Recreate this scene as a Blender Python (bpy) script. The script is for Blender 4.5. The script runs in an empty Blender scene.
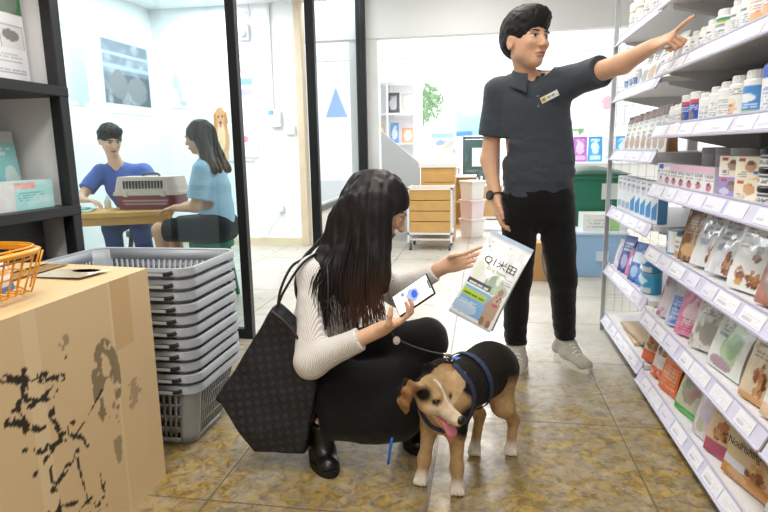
import bpy, math, random
import numpy as np
from mathutils import Vector, Matrix
random.seed(5); RNG = np.random.default_rng(7)
C = bpy.context.scene.collection
PI = math.pi
def A3(*v): return np.array(v, float)
def nrm(v):
    v = np.asarray(v, float); return v/np.linalg.norm(v)

# ------------------------------------------------------------ colour
def lin(h):
    """'#rrggbb' (or a 0-255 triple) to linear rgb."""
    if isinstance(h, str):
        h = h.lstrip('#'); c = [int(h[i:i+2], 16)/255 for i in (0, 2, 4)]
    else: c = [x/255 for x in h]
    return np.array([x/12.92 if x <= .04045 else ((x+.055)/1.055)**2.4 for x in c])

# ------------------------------------------------------------ materials
_M = {}
def mat(name, col='#ffffff', rough=.5, metal=0., vc=False, noise=None, bump=None, coat=0., spec=.5, sheen=0., emit=None, sss=0., trans=0.):
    if name in _M: return _M[name]
    m = bpy.data.materials.new(name); m.use_nodes = True
    nt = m.node_tree; N = nt.nodes; L = nt.links
    b = N['Principled BSDF']
    b.inputs['Roughness'].default_value = rough; b.inputs['Metallic'].default_value = metal
    b.inputs['Coat Weight'].default_value = coat; b.inputs['Specular IOR Level'].default_value = spec
    b.inputs['Sheen Weight'].default_value = sheen
    b.inputs['Transmission Weight'].default_value = trans
    if sss:
        b.inputs['Subsurface Weight'].default_value = sss
        b.inputs['Subsurface Radius'].default_value = (.02, .008, .004)
    tc = N.new('ShaderNodeTexCoord')
    if vc:
        a = N.new('ShaderNodeVertexColor'); a.layer_name = 'Col'; src = a.outputs['Color']
    else:
        a = N.new('ShaderNodeRGB'); a.outputs[0].default_value = (*lin(col), 1); src = a.outputs[0]
    if noise:
        n = N.new('ShaderNodeTexNoise'); n.inputs['Scale'].default_value = noise[0]; n.inputs['Detail'].default_value = 6
        L.new(tc.outputs['Object'], n.inputs['Vector'])
        mr = N.new('ShaderNodeMapRange'); mr.inputs['From Min'].default_value = .25; mr.inputs['From Max'].default_value = .75
        mr.inputs['To Min'].default_value = 1-noise[1]; mr.inputs['To Max'].default_value = 1+noise[1]
        L.new(n.outputs['Fac'], mr.inputs['Value'])
        mx = N.new('ShaderNodeMix'); mx.data_type = 'RGBA'; mx.blend_type = 'MULTIPLY'; mx.inputs[0].default_value = 1
        L.new(src, mx.inputs[6]); L.new(mr.outputs[0], mx.inputs[7]); src = mx.outputs[2]
    L.new(src, b.inputs['Base Color'])
    if bump:
        n = N.new('ShaderNodeTexNoise'); n.inputs['Scale'].default_value = bump[0]; n.inputs['Detail'].default_value = 3
        L.new(tc.outputs['Object'], n.inputs['Vector'])
        bp = N.new('ShaderNodeBump'); bp.inputs['Strength'].default_value = bump[1]; bp.inputs['Distance'].default_value = .004
        L.new(n.outputs['Fac'], bp.inputs['Height']); L.new(bp.outputs[0], b.inputs['Normal'])
    if emit:
        b.inputs['Emission Color'].default_value = (*lin(emit[0]), 1); b.inputs['Emission Strength'].default_value = emit[1]
        if vc: L.new(src, b.inputs['Emission Color'])
    _M[name] = m
    return m
def glass_mat(name, tint='#f4fbfc', refl=.10, even=False):
    m = bpy.data.materials.new(name); m.use_nodes = True
    nt = m.node_tree; N = nt.nodes; L = nt.links; N.remove(N['Principled BSDF'])
    t = N.new('ShaderNodeBsdfTransparent'); t.inputs[0].default_value = (*lin(tint), 1)
    g = N.new('ShaderNodeBsdfGlossy'); g.inputs['Roughness'].default_value = .02
    f = N.new('ShaderNodeFresnel'); f.inputs['IOR'].default_value = 1.45
    mx = N.new('ShaderNodeMixShader')
    mu = N.new('ShaderNodeMath'); mu.operation = 'MULTIPLY'; mu.inputs[1].default_value = refl/.04
    mu.use_clamp = True
    L.new(f.outputs[0], mu.inputs[0]); L.new(mu.outputs[0], mx.inputs[0]) if not even else setattr(mx.inputs[0], 'default_value', refl); L.new(t.outputs[0], mx.inputs[1]); L.new(g.outputs[0], mx.inputs[2])
    L.new(mx.outputs[0], N['Material Output'].inputs[0])
    return m

# ------------------------------------------------------------ mesh builder
class MB:
    """collects geometry for one mesh; colours are per vertex (linear rgb)"""
    def __init__(s): s.v = []; s.f = []; s.c = []
    def add(s, v, f, c=None):
        v = np.asarray(v, float).reshape(-1, 3); o = sum(len(x) for x in s.v)
        s.v.append(v); s.f += [tuple(int(i)+o for i in q) for q in f]
        if c is None: c = np.ones((len(v), 3))
        c = np.asarray(c, float)
        if c.ndim == 1: c = np.tile(c, (len(v), 1))
        s.c.append(c); return s
    def box(s, c, size, rz=0, col=None, R=None, bev=0):
        x, y, z = np.asarray(size, float)/2
        if bev:
            b = min(bev, x*.9, y*.9, z*.9); v = []
            for sx in (-1, 1):
                for sy in (-1, 1):
                    for sz in (-1, 1):
                        v += [(sx*x, sy*(y-b), sz*(z-b)), (sx*(x-b), sy*y, sz*(z-b)), (sx*(x-b), sy*(y-b), sz*z)]
            v = np.array(v)
            I = lambda a, b_, c_: ((a*2+b_)*2+c_)*3
            f = []
            for a in (0, 1):
                q = [I(a, 0, 0), I(a, 0, 1), I(a, 1, 1), I(a, 1, 0)]; f.append(q if a == 0 else q[::-1])
                q = [I(0, a, 0)+1, I(1, a, 0)+1, I(1, a, 1)+1, I(0, a, 1)+1]; f.append(q if a == 0 else q[::-1])
                q = [I(0, 0, a)+2, I(0, 1, a)+2, I(1, 1, a)+2, I(1, 0, a)+2]; f.append(q if a == 0 else q[::-1])
            for a in (0, 1):
                for b_ in (0, 1):
                    f.append([I(a, b_, 0), I(a, b_, 1), I(a, b_, 1)+1, I(a, b_, 0)+1])
                    f.append([I(a, 0, b_), I(a, 1, b_), I(a, 1, b_)+2, I(a, 0, b_)+2])
                    f.append([I(0, a, b_)+1, I(1, a, b_)+1, I(1, a, b_)+2, I(0, a, b_)+2])
                    for c_ in (0, 1):
                        i = I(a, b_, c_); f.append([i, i+1, i+2])
        else:
            v = np.array([(sx*x, sy*y, sz*z) for sx in (-1, 1) for sy in (-1, 1) for sz in (-1, 1)])
            f = [(0, 1, 3, 2), (4, 6, 7, 5), (0, 4, 5, 1), (2, 3, 7, 6), (0, 2, 6, 4), (1, 5, 7, 3)]
        if R is None:
            R = np.array([[math.cos(rz), -math.sin(rz), 0], [math.sin(rz), math.cos(rz), 0], [0, 0, 1]])
        return s.add(v@np.asarray(R).T+np.asarray(c, float), f, col)
    def bar(s, a, b, w, t=None, col=None, up=(0, 0, 1)):
        """square bar from a to b"""
        a = np.asarray(a, float); b = np.asarray(b, float); d = b-a; L = np.linalg.norm(d); d = d/L
        u = np.asarray(up, float)
        if abs(d@u) > .95: u = A3(1, 0, 0)
        x = nrm(np.cross(u, d)); y = np.cross(d, x)
        return s.box((a+b)/2, (w, t or w, L), R=np.stack([x, y, d], 1), col=col)
    def tube(s, pts, r, n=8, col=None, closed=False, flat=1., cap=True):
        P = np.asarray(pts, float); k = len(P); r = np.broadcast_to(np.asarray(r, float), (k,))
        T = np.zeros_like(P)
        for i in range(k):
            a = P[(i-1) % k] if closed or i > 0 else P[i]; b = P[(i+1) % k] if closed or i < k-1 else P[i]
            T[i] = nrm(b-a+1e-12)
        ref = A3(0, 0, 1) if abs(T[0][2]) < .9 else A3(1, 0, 0)
        x = nrm(np.cross(ref, T[0])); V = []
        for i in range(k):
            x = nrm(x-(x@T[i])*T[i]); y = np.cross(T[i], x)
            for j in range(n):
                a = 2*PI*j/n; V.append(P[i]+r[i]*(math.cos(a)*x+math.sin(a)*flat*y))
        F = []; m = k if closed else k-1
        for i in range(m):
            i2 = (i+1) % k
            for j in range(n): F.append((i*n+j, i*n+(j+1) % n, i2*n+(j+1) % n, i2*n+j))
        if not closed and cap: F += [tuple(range(n))[::-1], tuple(range((k-1)*n, k*n))]
        cc = col
        if col is not None and np.asarray(col).ndim == 2: cc = np.repeat(np.asarray(col), n, 0)
        return s.add(V, F, cc)
    def lathe(s, prof, c=(0, 0, 0), n=24, col=None, paint=None, sx=1., sy=1.):
        """prof: list of (r, z). paint(theta, z, i)->rgb"""
        P = np.asarray(prof, float); th = np.arange(n)*2*PI/n
        V = np.stack([np.outer(P[:, 0], np.cos(th))*sx, np.outer(P[:, 0], np.sin(th))*sy, np.repeat(P[:, 1][:, None], n, 1)], -1).reshape(-1, 3)
        F = [(i*n+j, i*n+(j+1) % n, (i+1)*n+(j+1) % n, (i+1)*n+j) for i in range(len(P)-1) for j in range(n)]
        F += [tuple(range(n))[::-1], tuple(range((len(P)-1)*n, len(P)*n))]
        if paint is not None:
            T = np.tile(th, len(P)); Z = np.repeat(P[:, 1], n); col = paint(T, Z)
        return s.add(V+np.asarray(c, float), F, col)
    def ball(s, c, r, n=12, col=None, R=None):
        r = np.broadcast_to(np.asarray(r, float), (3,)); V = [(0, 0, -1)]; F = []
        for i in range(1, n):
            a = -PI/2+PI*i/n
            V += [(math.cos(a)*math.cos(2*PI*j/(2*n)), math.cos(a)*math.sin(2*PI*j/(2*n)), math.sin(a)) for j in range(2*n)]
        V.append((0, 0, 1)); m = 2*n; e = len(V)-1
        for j in range(m):
            F.append((0, 1+(j+1) % m, 1+j)); F.append((e, 1+(n-2)*m+j, 1+(n-2)*m+(j+1) % m))
            for i in range(n-2): F.append((1+i*m+j, 1+i*m+(j+1) % m, 1+(i+1)*m+(j+1) % m, 1+(i+1)*m+j))
        V = np.array(V)*r
        if R is not None: V = V@np.asarray(R).T
        return s.add(V+np.asarray(c, float), F, col)
    def grid(s, fn, nu, nv, paint=None, col=None):
        """fn(U,V)->xyz arrays; paint(U,V)->rgb"""
        u, v = np.meshgrid(np.linspace(0, 1, nu+1), np.linspace(0, 1, nv+1)); u = u.ravel(); v = v.ravel()
        X = fn(u, v); w = nu+1
        F = [(j*w+i, j*w+i+1, (j+1)*w+i+1, (j+1)*w+i) for j in range(nv) for i in range(nu)]
        return s.add(X, F, paint(u, v) if paint else col)
    def quadgrid(s, p00, p10, p01, nu, nv, paint=None, col=None):
        p00, p10, p01 = (np.asarray(p, float) for p in (p00, p10, p01))
        return s.grid(lambda u, v: p00+np.outer(u, p10-p00)+np.outer(v, p01-p00), nu, nv, paint, col)
    def prism(s, poly, z0, z1, col=None):
        k = len(poly); V = [(x, y, z0) for x, y in poly]+[(x, y, z1) for x, y in poly]
        F = [tuple(range(k))[::-1], tuple(range(k, 2*k))]+[(i, (i+1) % k, k+(i+1) % k, k+i) for i in range(k)]
        return s.add(V, F, col)
    def xf(s, R=None, t=None):
        for i in range(len(s.v)):
            if R is not None: s.v[i] = s.v[i]@np.asarray(R).T
            if t is not None: s.v[i] = s.v[i]+np.asarray(t, float)
        return s

def mesh_obj(name, V, F, col, material, parent=None, smooth=False, world=True, ang=None):
    V = np.asarray(V, float)
    if parent is not None and world: V = V-np.array(parent.location)
    me = bpy.data.meshes.new(name); me.from_pydata(V.tolist(), [], F if isinstance(F, list) else F.tolist())
    if col is not None:
        ca = me.color_attributes.new('Col', 'FLOAT_COLOR', 'POINT')
        c4 = np.ones((len(V), 4), np.float32); c4[:, :3] = np.clip(col, 0, 1); ca.data.foreach_set('color', c4.ravel())
    me.materials.append(material)
    if smooth or ang: me.polygons.foreach_set('use_smooth', [True]*len(me.polygons))
    me.update()
    if ang: me.set_sharp_from_angle(angle=math.radians(ang))
    o = bpy.data.objects.new(name, me); C.objects.link(o)
    if parent is not None: o.parent = parent
    return o
def obj(name, mb, material, parent=None, smooth=False, world=True, ang=None):
    return mesh_obj(name, np.concatenate(mb.v), mb.f, np.concatenate(mb.c), material, parent, smooth, world, ang)
def tag(o, label, cat, group=None, kind=None):
    o['label'] = label; o['category'] = cat
    if group: o['group'] = group
    if kind: o['kind'] = kind
    return o
def thing(name, label, cat, loc=(0, 0, 0), rz=0., group=None):
    o = bpy.data.objects.new(name, None); C.objects.link(o); o.empty_display_size = .05
    o.location = loc; o.rotation_euler = (0, 0, rz)
    return tag(o, label, cat, group)
def struct(name, mb, material, **k):
    o = obj(name, mb, material, **k); o['kind'] = 'structure'; return o
def copy_tree(o, parent=None):
    c = o.copy(); C.objects.link(c)
    if parent is not None: c.parent = parent
    for ch in o.children: copy_tree(ch, c)
    return c
def again(root, label, loc, rz=None, scale=None):
    c = copy_tree(root); c.location = loc; c['label'] = label
    if rz is not None: c.rotation_euler = (0, 0, rz)
    if scale is not None: c.scale = scale
    return c
def smoothpts(pts, n=6):
    """Catmull-Rom through the points"""
    P = np.asarray(pts, float); P = np.vstack([2*P[0]-P[1], P, 2*P[-1]-P[-2]]); out = []
    for i in range(1, len(P)-2):
        for t in np.linspace(0, 1, n, endpoint=False):
            a, b, c, d = P[i-1], P[i], P[i+1], P[i+2]
            out.append(.5*((2*b)+(-a+c)*t+(2*a-5*b+4*c-d)*t*t+(-a+3*b-3*c+d)*t**3))
    out.append(P[-2]); return np.array(out)

# ------------------------------------------------------------ value noise (for mottled prints and uneven surfaces)
def vnoise(P, scale=1., seed=0):
    P = np.asarray(P, float)*scale+seed*17.31; i = np.floor(P).astype(int); f = P-i; f = f*f*(3-2*f); r = 0
    for dx in (0, 1):
        for dy in (0, 1):
            for dz in (0, 1):
                q = i+np.array([dx, dy, dz]); hsh = np.sin(q[:, 0]*127.1+q[:, 1]*311.7+q[:, 2]*74.7+seed)*43758.5453
                w = (f[:, 0] if dx else 1-f[:, 0])*(f[:, 1] if dy else 1-f[:, 1])*(f[:, 2] if dz else 1-f[:, 2])
                r = r+w*(hsh-np.floor(hsh))
    return r
def fbm(P, scale=1., seed=0, o=4):
    s = 0; a = .5; t = 0
    for k in range(o): s = s+a*vnoise(P, scale*2**k, seed+k); t += a; a *= .5
    return s/t

# ------------------------------------------------------------ print painter: flat artwork on labels, given as a list of marks
def art(ops, bg, seed=0):
    """ops in label units (u right, v up, 0-1); returns paint(u,v)->linear rgb"""
    bgc = lin(bg)
    def paint(u, v):
        c = np.tile(bgc, (len(u), 1)); P = np.stack([u, v, 0*u], 1)
        for o in ops:
            k = o[0]
            if k == 'rect': m = (u >= o[1]) & (v >= o[2]) & (u <= o[3]) & (v <= o[4]); c[m] = lin(o[5])
            elif k == 'ell': m = ((u-o[1])/o[3])**2+((v-o[2])/o[4])**2 < 1; c[m] = lin(o[5])
            elif k == 'blob':   # uneven patch, like a printed picture
                n = fbm(P, o[6] if len(o) > 6 else 9, seed, 3)
                m = ((u-o[1])/o[3])**2+((v-o[2])/o[4])**2 < .55+.9*n; c[m] = lin(o[5])*.8+.2*np.array([.9, .89, .88])
            elif k == 'kib':    # heap of baked biscuits: u, v, ru, rv
                rk = np.random.default_rng(seed+int(o[1]*100))
                for i in range(26):
                    a = rk.uniform(0, 2*PI); q = math.sqrt(rk.random()); x, y = o[1]+o[3]*q*math.cos(a), o[2]+o[4]*q*math.sin(a)
                    m = ((u-x)/(o[3]*.30))**2+((v-y)/(o[4]*.30))**2 < 1; c[m] = lin(['#a56a44', '#8a5233', '#bd8357', '#74452c', '#c79468'][i % 5])
            elif k == 'lines':  # lines of small print
                m = (u >= o[1]) & (v >= o[2]) & (u <= o[3]) & (v <= o[4])
                t = (v-o[2])/(o[4]-o[2])*o[5]; n = vnoise(np.stack([u*38, np.floor(t), 0*u], 1), 1, seed)
                m &= (t-np.floor(t) < .5) & (n > .38); c[m] = lin(o[6])
            elif k == 'tri':
                (x0, y0), (x1, y1), (x2, y2) = o[1:4]
                s = lambda ax, ay, bx, by: (bx-ax)*(v-ay)-(by-ay)*(u-ax)
                a, b, d = s(x0, y0, x1, y1), s(x1, y1, x2, y2), s(x2, y2, x0, y0)
                m = ((a >= 0) & (b >= 0) & (d >= 0)) | ((a <= 0) & (b <= 0) & (d <= 0)); c[m] = lin(o[4])
            elif k == 'mottle': # o: amount, scale, colour
                n = fbm(P, o[2], seed+3, 4); w = np.clip((n-.5)*o[1]*4, 0, 1)[:, None]; c = c*(1-w)+lin(o[3])*w
        return c
    return paint
# ------------------------------------------------------------ rounded bodies: signed distances blended on a grid, then meshed as one skin
class Sdf:
    def __init__(s): s.p = []
    def _add(s, fn, lo, hi, k, op): s.p.append((fn, np.asarray(lo, float), np.asarray(hi, float), k, op)); return s
    def cone(s, a, b, ra, rb, k=.03, flat=None, op='u'):
        a = np.asarray(a, float); b = np.asarray(b, float); r = max(ra, rb)
        if flat is not None: fn_, fs = nrm(flat[0]), flat[1]
        def f(P):
            q = P-a; d = b-a
            t = np.clip((q@d)/max(d@d, 1e-9), 0, 1)
            w = q-t[:, None]*d; dd = w
            if flat is not None: dd = w+np.outer((w@fn_)*(fs-1), fn_)
            return (np.sqrt((dd*dd).sum(1))-(ra+(rb-ra)*t))/(1 if flat is None else max(1, fs*.8))
        return s._add(f, np.minimum(a, b)-r, np.maximum(a, b)+r, k, op)
    def ell(s, c, r, R=None, k=.03, op='u'):
        c = np.asarray(c, float); r = np.asarray(r, float); m = r.max()
        R = np.eye(3) if R is None else np.asarray(R, float)     # columns: local axes
        def f(P):
            q = (P-c)@R; k0 = np.sqrt(((q/r)**2).sum(1)); k1 = np.sqrt(((q/(r*r))**2).sum(1))
            return np.where(k1 > 1e-9, k0*(k0-1)/np.maximum(k1, 1e-9), -r.min())
        return s._add(f, c-m, c+m, k, op)
    def chain(s, pts, rs, k=.02, flat=None):
        for i in range(len(pts)-1): s.cone(pts[i], pts[i+1], rs[i], rs[i+1], k, flat)
        return s
    def cut(s, p, n, k=.004):
        """keep the side of the plane opposite to n"""
        p = np.asarray(p, float); n = nrm(n)
        s.p.append((lambda P: (P-p)@n, None, None, k, 'i')); return s
    def cut_sphere(s, c, r, p, n):
        """cut by the plane only inside a ball"""
        c = np.asarray(c, float); p = np.asarray(p, float); n = nrm(n)
        def f(P): return np.minimum((P-p)@n, r-np.sqrt(((P-c)**2).sum(1)))
        s.p.append((f, c-r, c+r, .004, 'ib')); return s
    def bounds(s):
        L = [p for p in s.p if p[4] == 'u']
        return np.min([p[1] for p in L], 0), np.max([p[2] for p in L], 0)
    def mesh(s, h, disp=None):
        lo, hi = s.bounds(); lo = lo-3*h; hi = hi+3*h
        n = np.ceil((hi-lo)/h).astype(int)+1; D = np.full(n, .05, np.float32)
        ax = [lo[i]+h*np.arange(n[i]) for i in range(3)]
        for fn, a, b, k, op in s.p:
            if a is None: i0 = np.zeros(3, int); i1 = n
            else:
                mg = k+2*h
                i0 = np.clip(np.floor((a-mg-lo)/h).astype(int), 0, n); i1 = np.clip(np.ceil((b+mg-lo)/h).astype(int)+1, 0, n)
            if (i1 <= i0).any(): continue
            sl = tuple(slice(i0[i], i1[i]) for i in range(3)); sub = D[sl]
            G = np.stack(np.meshgrid(*[ax[i][i0[i]:i1[i]] for i in range(3)], indexing='ij'), -1).reshape(-1, 3)
            d = fn(G).reshape(sub.shape)
            if op == 'u': hh = np.maximum(k-np.abs(sub-d), 0)/k; D[sl] = np.minimum(sub, d)-hh*hh*k/4
            elif op == 's': d = -d; hh = np.maximum(k-np.abs(sub-d), 0)/k; D[sl] = np.maximum(sub, d)+hh*hh*k/4
            else: D[sl] = np.maximum(sub, d)
        if disp is not None:
            m = np.abs(D) < 3*h; I = np.argwhere(m); D[m] += disp(lo+I*h).astype(np.float32)
        return surface_net(D, lo, h)
def surface_net(D, lo, h):
    S = D < 0; c = [(i, j, k) for i in (0, 1) for j in (0, 1) for k in (0, 1)]
    n = np.array(D.shape)-1
    v = lambda o, X: X[o[0]:o[0]+n[0], o[1]:o[1]+n[1], o[2]:o[2]+n[2]]
    al = v(c[0], S).copy(); an = al.copy()
    for o in c[1:]: al &= v(o, S); an |= v(o, S)
    act = an & ~al; I = np.argwhere(act); idx = np.full(n, -1, np.int64); idx[act] = np.arange(len(I))
    pos = np.zeros((len(I), 3)); cnt = np.zeros(len(I))
    val = [D[I[:, 0]+o[0], I[:, 1]+o[1], I[:, 2]+o[2]].astype(float) for o in c]
    for a in range(8):
        for b in range(a+1, 8):
            df = [abs(c[a][t]-c[b][t]) for t in range(3)]
            if sum(df) != 1: continue
            m = (val[a] < 0) != (val[b] < 0); t = np.where(m, val[a]/np.where(m, val[a]-val[b], 1), 0)
            pos += np.where(m[:, None], np.array(c[a])+t[:, None]*(np.array(c[b])-np.array(c[a])), 0); cnt += m
    V = (I+pos/cnt[:, None])*h+lo
    F = []
    for axis in range(3):
        u, w = [(1, 2), (2, 0), (0, 1)][axis]
        s0 = [slice(1, -1)]*3; s1 = list(s0); s0[axis] = slice(0, -1); s1[axis] = slice(1, None)
        e = S[tuple(s0)] != S[tuple(s1)]; E = np.argwhere(e)
        off = np.ones(3, int); off[axis] = 0; E = E+off
        neg = S[E[:, 0], E[:, 1], E[:, 2]]
        def g(du, dw):
            q = E.copy(); q[:, u] += du; q[:, w] += dw; return idx[q[:, 0], q[:, 1], q[:, 2]]
        q = np.stack([g(-1, -1), g(0, -1), g(0, 0), g(-1, 0)], 1); q[~neg] = q[~neg][:, ::-1]; F.append(q)
    F = np.concatenate(F); F = F[(F >= 0).all(1)]
    return V, F
def relax(V, F, it=1, w=.5):
    for _ in range(it):
        s = np.zeros_like(V); n = np.zeros(len(V))
        for a in range(4):
            b = (a+1) % 4
            np.add.at(s, F[:, a], V[F[:, b]]); np.add.at(n, F[:, a], 1)
            np.add.at(s, F[:, b], V[F[:, a]]); np.add.at(n, F[:, b], 1)
        V = V*(1-w)+w*s/np.maximum(n, 1)[:, None]
    return V
def skin(name, S, h, material, parent=None, paint=None, disp=None, it=1):
    V, F = S.mesh(h, disp); V = relax(V, F, it, .4)
    return mesh_obj(name, V, F, paint(V) if paint else None, material, parent, smooth=True)

def frame(f, up=(0, 0, 1)):
    """columns forward, left, up"""
    f = nrm(f); l = nrm(np.cross(np.asarray(up, float), f)); return np.stack([f, l, np.cross(f, l)], 1)
class Head:
    def __init__(s, c, f, up=(0, 0, 1), sc=1.): s.c = np.asarray(c, float); s.R = frame(f, up); s.s = sc
    def w(s, f, l, u): return s.c+s.R@(np.array([f, l, u])*s.s)
    def loc(s, V): return (V-s.c)@s.R/s.s
    def add(s, S, fem=False):
        e = lambda f, l, u, a, b, c, k=.02, op='u': S.ell(s.w(f, l, u), np.array([a, b, c])*s.s, s.R, k*s.s, op)
        e(-.012, 0, .028, .098, .076, .086, .03)
        e(.022, 0, -.024, .068, .057, .070, .03)
        e(.055, 0, -.085, .030, .030 if not fem else .026, .022, .035)
        for q in (-1, 1):
            e(.026, q*.038, -.042, .034, .018, .028, .03)          # jaw
            e(.068, q*.038, -.012, .022, .020, .016, .025)        # cheek
            e(.101, q*.032, .012, .016, .021, .012, .018, 's')     # socket
            e(.077, q*.031, .011, .0125, .0145, .0115, .005)
            e(.083, q*.030, .031, .012, .024, .007, .012)
            e(-.010, q*.079, -.004, .019, .012, .032, .005); e(-.002, q*.088, -.004, .010, .006, .018, .006, 's')
            e(.104, q*.011, -.026, .010, .008, .007, .008)
        S.cone(s.w(.088, 0, .018), s.w(.111, 0, -.020), .008*s.s, .0105*s.s, .012*s.s)
        e(.092, 0, -.051, .013, .023, .0060, .008); e(.090, 0, -.062, .014, .021, .0065, .007)
        e(.104, 0, -.0565, .014, .022, .0014, .004, 's')
    def paint(s, V, c, skin, hair='#1c1715', lip='#b0706a'):
        q = s.loc(V); f, l, u = q.T; al = np.abs(l); fr = f > .045
        near = (np.abs(q) < .16).all(1)
        def mix(w, col): c[:] = c*(1-w[:, None])+lin(col)*w[:, None]
        sm = lambda x, a=0., b=1.: np.clip((x-a)/(b-a), 0, 1)
        d = lambda cx, cu, rx, ru: np.sqrt(((al-cx)/rx)**2+((u-cu)/ru)**2)
        mix(near*fr*(1-sm(d(.030, .033, .023, .0055), .75, 1.15)), hair)
        mix(near*fr*(1-sm(d(.031, .012, .0165, .0062), .8, 1.1)), '#d8cfc9')
        mix(near*fr*(1-sm(d(.031, .012, .0068, .0068), .8, 1.1)), '#1d120d')
        mix(near*fr*(1-sm(d(.031, .0185, .019, .0028), .7, 1.2)), '#2a1d18')
        mix(near*fr*(f > .07)*(1-sm(np.sqrt((l/.024)**2+((u+.057)/.0105)**2), .8, 1.1)), lip)
        mix(near*fr*(f > .07)*.8*(1-sm(np.sqrt((l/.022)**2+((u+.0565)/.0022)**2), .6, 1.2)), '#6a3833')
        return c
def hand(S, w, d, n, t, curls, thumb, sc=1., r=.0083, spread=1., palm=.05):
    """w wrist, d finger direction, n palm-side normal, t towards the thumb; curls: index..little (3 angles, deg); thumb: list of directions in (d,t,n)"""
    d = nrm(d); n = np.asarray(n, float); n = nrm(n-(n@d)*d); t0 = np.cross(n, d)
    t = t0 if t0@np.asarray(t, float) > 0 else -t0
    w = np.asarray(w, float)
    S.ell(w+d*.048*sc, np.array([.052, .037, .0145])*sc, np.stack([d, t, n], 1), .012)
    S.ell(w+d*.030*sc+t*.022*sc+n*.008*sc, np.array([.034, .017, .014])*sc, np.stack([d, t, n], 1), .012)
    S.cone(w-d*.03*sc, w+d*.02*sc, .024*sc, .024*sc, .02, flat=(n, 1.35))
    ln = [(.043, .025, .021), (.047, .029, .022), (.043, .027, .021), (.034, .021, .019)]
    tips = []
    for i in range(4):
        p = w+d*(.088-.004*abs(i-1.2))*sc+t*(.028-.0185*i)*sc*spread; a = 0; dd = nrm(d+t*(.08-.055*i)*spread)
        pts = [p-d*.02*sc, p]
        for j in range(3):
            a += math.radians(curls[i][j]); pts.append(pts[-1]+(math.cos(a)*dd+math.sin(a)*n)*ln[i][j]*sc)
        q = .9 if i == 3 else 1.
        S.chain(pts, [r*1.05*q*sc, r*1.05*q*sc, r*q*sc, r*.92*q*sc, r*.8*q*sc], .0035); tips.append(pts[-1])
    p = w+d*.022*sc+t*.026*sc; pts = [p]
    for (a, b, c), L in zip(thumb, (.036, .032, .026)): pts.append(pts[-1]+nrm(a*d+b*t+c*n)*L*sc)
    S.chain(pts, [.0135*sc, .011*sc, .0098*sc, .008*sc], .006); tips.append(pts[-1])
    return tips
# ------------------------------------------------------------ camera
def make_camera():
    f, pitch, roll, yaw = 585., math.radians(10.32), math.radians(-1.0), math.radians(9.67)
    d = A3(-math.sin(yaw)*math.cos(pitch), math.cos(yaw)*math.cos(pitch), -math.sin(pitch))
    r = A3(math.cos(yaw), math.sin(yaw), 0); u = np.cross(r, d)
    r2 = math.cos(roll)*r+math.sin(roll)*u; u2 = -math.sin(roll)*r+math.cos(roll)*u
    cd = bpy.data.cameras.new('camera'); cam = bpy.data.objects.new('camera', cd); C.objects.link(cam)
    cd.sensor_width = 36; cd.lens = f*36/768; cd.clip_start = .02; cd.clip_end = 200
    R = Matrix(np.stack([r2, u2, -d], 1).tolist()).to_4x4(); R.translation = (0, 0, 1.1); cam.matrix_world = R
    bpy.context.scene.camera = cam
make_camera()

# ------------------------------------------------------------ world and lights
sc = bpy.context.scene
w = bpy.data.worlds.new('daylight'); sc.world = w; w.use_nodes = True
w.node_tree.nodes['Background'].inputs[0].default_value = (*lin('#f4f8ff'), 1)
w.node_tree.nodes['Background'].inputs[1].default_value = 1.5
def area(name, loc, rot, sx, sy, power, col='#ffffff'):
    l = bpy.data.lights.new(name, 'AREA'); l.shape = 'RECTANGLE'; l.size = sx; l.size_y = sy; l.energy = power; l.color = tuple(lin(col))
    o = bpy.data.objects.new(name, l); C.objects.link(o); o.location = loc; o.rotation_euler = rot; return o
area('shop_lamp', (-.3, 1.3, 2.98), (0, 0, 0), .6, 1.2, 34, '#fffaf2')
area('shop_lamp', (-.2, 3.6, 2.98), (0, 0, 0), .6, 1.2, 34, '#fffaf2')
area('shop_lamp', (-.3, -.9, 2.98), (0, 0, 0), .6, 1.2, 40, '#fffaf2')
area('shop_lamp', (-.2, 5.8, 2.98), (0, 0, 0), .6, 1.2, 34, '#fffaf2')
area('clinic_lamp', (-2.7, 4.6, 2.69), (0, 0, 0), .6, 1.2, 42, '#f3fbff')
area('clinic_lamp', (-3.0, 5.8, 2.69), (0, 0, 0), .6, 1.2, 36, '#f3fbff')
area('passage_fill_light', (-1.8, 6.9, 2.98), (0, 0, 0), .3, .3, 8)  # added fill light, brightens the header wall seen through the side glass
area('shop_lamp', (-1.2, 1.6, 2.98), (0, 0, 0), .6, 1.2, 22, '#fffaf2')  # extra unseen lamp, added to brighten the black shelf unit on the left
area('back_fill_light', (0, 9.2, 2.98), (0, 0, 0), 1.2, 1.2, 220)  # unseen fill light, power raised to wash the back area out white
vs = sc.view_settings
vs.view_transform = 'Standard'; vs.look = 'None'; vs.exposure = .0; vs.gamma = 1; vs.use_curve_mapping = False

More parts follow.
